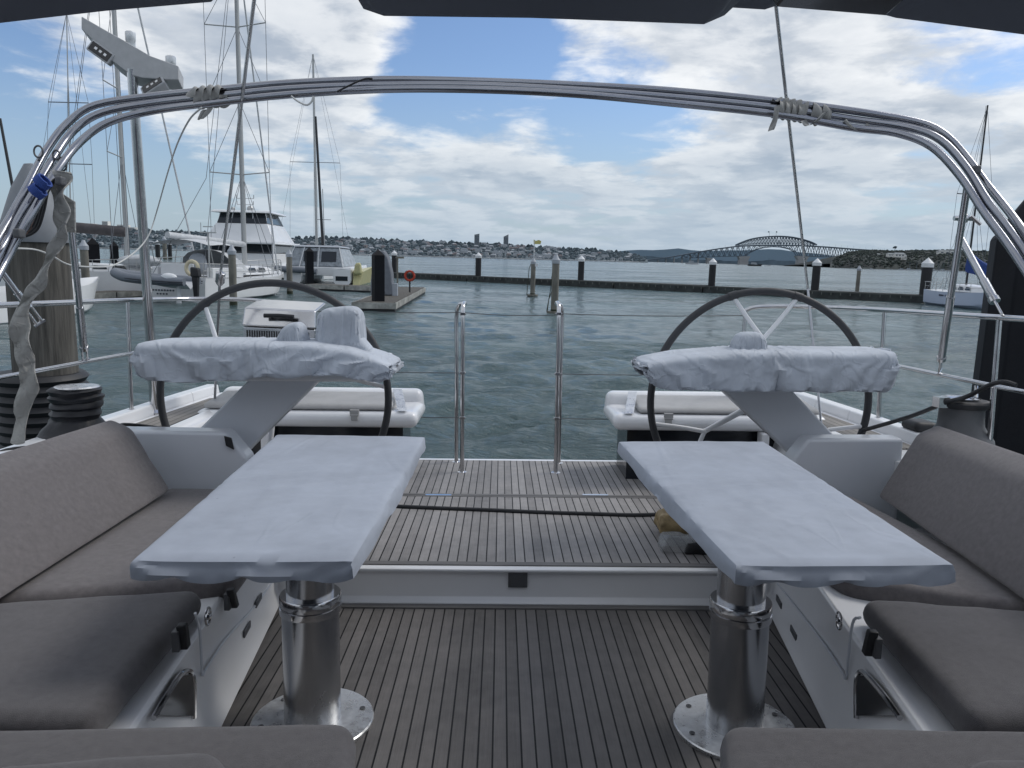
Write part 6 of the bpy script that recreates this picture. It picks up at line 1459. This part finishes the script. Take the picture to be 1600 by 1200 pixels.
# boats afloat in the middle distance
def smallboat(px,Y,L,lab,mast=0,dark=False,cab=True):
    b=WY(px,403+HS*(px-800),Y); t=thing('small_boat',lab,'boat',(b.x,Y,0)); m=MB()
    m.hexa([(b.x-L/2,Y-1.2,-.3),(b.x+L*.4,Y-.6,-.3),(b.x+L*.4,Y+.6,-.3),(b.x-L/2,Y+1.2,-.3),(b.x-L/2-.3,Y-1.5,L*.11),(b.x+L/2,Y-.4,L*.14),(b.x+L/2,Y+.4,L*.14),(b.x-L/2-.3,Y+1.5,L*.11)]); m.build('hull',BLKPOST if dark else BUILDW[0],t)
    if cab: m=MB(); m.hexa([(b.x-L*.3,Y-1,L*.1),(b.x+L*.15,Y-1,L*.1),(b.x+L*.15,Y+1,L*.1),(b.x-L*.3,Y+1,L*.1),(b.x-L*.26,Y-.8,L*.26),(b.x+L*.05,Y-.8,L*.26),(b.x+L*.05,Y+.8,L*.26),(b.x-L*.26,Y+.8,L*.26)]); m.build('cabin',ROOFM[2],t)
    if mast: m=MB(); m.tube([(b.x,Y,0),(b.x,Y,mast)],.22,5); m.build('mast',BR,t)
smallboat(1082,1150,20,'white working boat on the water under the bridge approach',7)
smallboat(1180,1100,20,'low dark barge on the water at the left bridge pier',0,True,True)
smallboat(884,1250,6,'tiny white runabout left of a breakwater pile'); smallboat(1362,900,5,'small white launch below the headland'); smallboat(1410,920,8,'flat white launch at the foot of the headland cliff')
for i,px in enumerate((1268,1286,1293,1322,1347,1152,1201)): smallboat(px,1500,9,['yacht moored before the bridge truss, %s'%w for w in ('just right of the capped pile','second right of the capped pile','third right of the capped pile','below the cliff point','beside the thin grey pole','left of the bridge pier','between the bridge piers')][i],15,i in (0,1,2),False)
for i,px in enumerate((1421,1432,1459,1466,1474,1483,1492)): smallboat(px,930,10,['white yacht off the headland, %s'%w for w in ('left of the last breakwater pile','touching the last breakwater pile','right of the last breakwater pile','second right of the last breakwater pile','third right of the last breakwater pile','beside the right upright strut','right of the right upright strut')][i],10,False,i%2==0)
# ================================================================= SKY AND LIGHT
sun_dir=Vector((.62,.30,.72)).normalized()
el=math.asin(sun_dir.z); az=math.atan2(sun_dir.x,sun_dir.y)
w=bpy.data.worlds.new('World'); S.world=w; w.use_nodes=True; n=w.node_tree.nodes; l=w.node_tree.links
bg_=n['Background']; 
sky=n.new('ShaderNodeTexSky'); sky.sky_type='NISHITA'; sky.sun_disc=False; sky.sun_elevation=el; sky.sun_rotation=az; sky.air_density=1.; sky.dust_density=.6; sky.ozone_density=1.6
def VM(op,a,b=None,sc=None):
    q=n.new('ShaderNodeVectorMath'); q.operation=op
    for i,v in enumerate((a,b)):
        if v is None: continue
        if isinstance(v,(tuple,list,Vector)): q.inputs[i].default_value=tuple(v)
        else: l.new(v,q.inputs[i])
    if sc is not None:
        if isinstance(sc,(int,float)): q.inputs['Scale'].default_value=sc
        else: l.new(sc,q.inputs['Scale'])
    return q.outputs['Value'] if op in('DOT_PRODUCT','LENGTH') else q.outputs[0]
def M(op,a,b=None,c=None,clamp=False):
    q=n.new('ShaderNodeMath'); q.operation=op; q.use_clamp=clamp
    for i,v in enumerate((a,b,c)):
        if v is None: continue
        if isinstance(v,(int,float)): q.inputs[i].default_value=v
        else: l.new(v,q.inputs[i])
    return q.outputs[0]
def MR(v,a,b,c,d,sm=True):
    q=n.new('ShaderNodeMapRange'); q.interpolation_type='SMOOTHSTEP' if sm else 'LINEAR'; l.new(v,q.inputs[0])
    for i,x in enumerate((a,b,c,d)): q.inputs[i+1].default_value=x
    return q.outputs[0]
tc=n.new('ShaderNodeTexCoord'); D=tc.outputs['Generated']; sp=n.new('ShaderNodeSeparateXYZ'); l.new(D,sp.inputs[0])
zc=M('ADD',M('MAXIMUM',sp.outputs['Z'],0.0),.16)
cb=n.new('ShaderNodeCombineXYZ'); l.new(M('DIVIDE',sp.outputs['X'],zc),cb.inputs[0]); l.new(M('DIVIDE',sp.outputs['Y'],zc),cb.inputs[1]); P0=cb.outputs[0]
def cn(vec,s,d,r=.55,off=(0,0,0),dist=0.):
    t=n.new('ShaderNodeTexNoise'); t.inputs['Scale'].default_value=s; t.inputs['Detail'].default_value=d; t.inputs['Roughness'].default_value=r; t.inputs['Distortion'].default_value=dist; l.new(VM('ADD',vec,off),t.inputs['Vector']); return t.outputs['Fac']
SEED=(3.7,1.2,0)
def dens(vec):
    a=cn(vec,1.15,9,.55,SEED,.25); b=cn(vec,3.3,8,.58,(9,4,2),.25)
    return M('ADD',M('MULTIPLY',a,.55),M('MULTIPLY',b,.45))
d0=dens(P0)
# broad openings of blue in the cloud field (directions in the sky)
def blob(px,py,rad_,amp):
    v=rw(px,py).normalized(); c_=VM('DOT_PRODUCT',D,v); ang=M('ARCCOSINE',M('MINIMUM',c_,.99999)); return M('MULTIPLY',MR(ang,0.,rad_,1.,0.),amp)
op=None
for px,py,r_,a in ((700,80,.17,.20),(820,60,.15,.17),(640,170,.10,.12),(960,190,.11,.15),(1040,215,.09,.10),(30,200,.17,.17),(130,250,.16,.13),(250,260,.14,.13),(20,330,.14,.08),(560,310,.12,.05),(1590,120,.10,.08),(620,300,.1,.03),(330,330,.15,.08),
                  (350,80,.2,-.10),(520,60,.13,-.12),(1250,110,.22,-.12),(1450,230,.2,-.06),(600,230,.10,-.08),(760,240,.12,-.10),(1150,300,.2,-.03),(900,60,.06,-.06),(100,60,.12,-.07),(60,180,.05,-.08)):
    q=blob(px,py,r_,a); op=q if op is None else M('ADD',op,q)
dd0=M('SUBTRACT',d0,M('MULTIPLY',op,.85))
low=MR(sp.outputs['Z'],0.,.30,.028,0.)
cov=MR(M('ADD',dd0,low),.39,.54,0.,1.)
# lit side against shaded base
sh2=VM('ADD',P0,(.16,-.10,0)); d1=dens(sh2)
lit=MR(M('SUBTRACT',d0,d1),-.07,.08,0.,1.)
thick=MR(dd0,.46,.66,0.,1.)
fine=cn(P0,6.,7,.6,(1,7,3),.3)
br=M('ADD',M('MULTIPLY',lit,.62),M('MULTIPLY',M('SUBTRACT',1.,thick),.42)); br=M('ADD',br,M('MULTIPLY',M('SUBTRACT',fine,.5),.40),clamp=True)
cm=n.new('ShaderNodeMix'); cm.data_type='RGBA'; l.new(br,cm.inputs['Factor']); cm.inputs[6].default_value=(.42,.49,.59,1); cm.inputs[7].default_value=(.98,1.0,1.02,1)
skyc=VM('MULTIPLY',VM('SCALE',sky.outputs[0],None,.10),(.98,1.08,1.26))
mx=n.new('ShaderNodeMix'); mx.data_type='RGBA'; l.new(cov,mx.inputs['Factor']); l.new(skyc,mx.inputs[6]); l.new(cm.outputs[2],mx.inputs[7])
hzf=MR(sp.outputs['Z'],-.02,.24,.80,0.); hm=n.new('ShaderNodeMix'); hm.data_type='RGBA'; l.new(hzf,hm.inputs['Factor']); l.new(mx.outputs[2],hm.inputs[6]); hm.inputs[7].default_value=(.38,.49,.60,1)
l.new(hm.outputs[2],bg_.inputs['Color']); bg_.inputs['Strength'].default_value=1.0
ld=bpy.data.lights.new('sun','SUN'); ld.energy=1.6; ld.angle=rad(22); ld.color=(1.,.96,.9); lo=bpy.data.objects.new('sun',ld); C.objects.link(lo); lo.rotation_euler=sun_dir.to_track_quat('Z','Y').to_euler()
S.view_settings.view_transform='Standard'; S.view_settings.look='None'; S.view_settings.exposure=0; S.view_settings.gamma=1
S.render.engine='CYCLES'; S.cycles.use_denoising=True; S.cycles.max_bounces=8; S.cycles.diffuse_bounces=3; S.cycles.glossy_bounces=4; S.cycles.use_adaptive_sampling=True; S.cycles.adaptive_threshold=.015
w.cycles.sampling_method='MANUAL'; w.cycles.sample_map_resolution=512
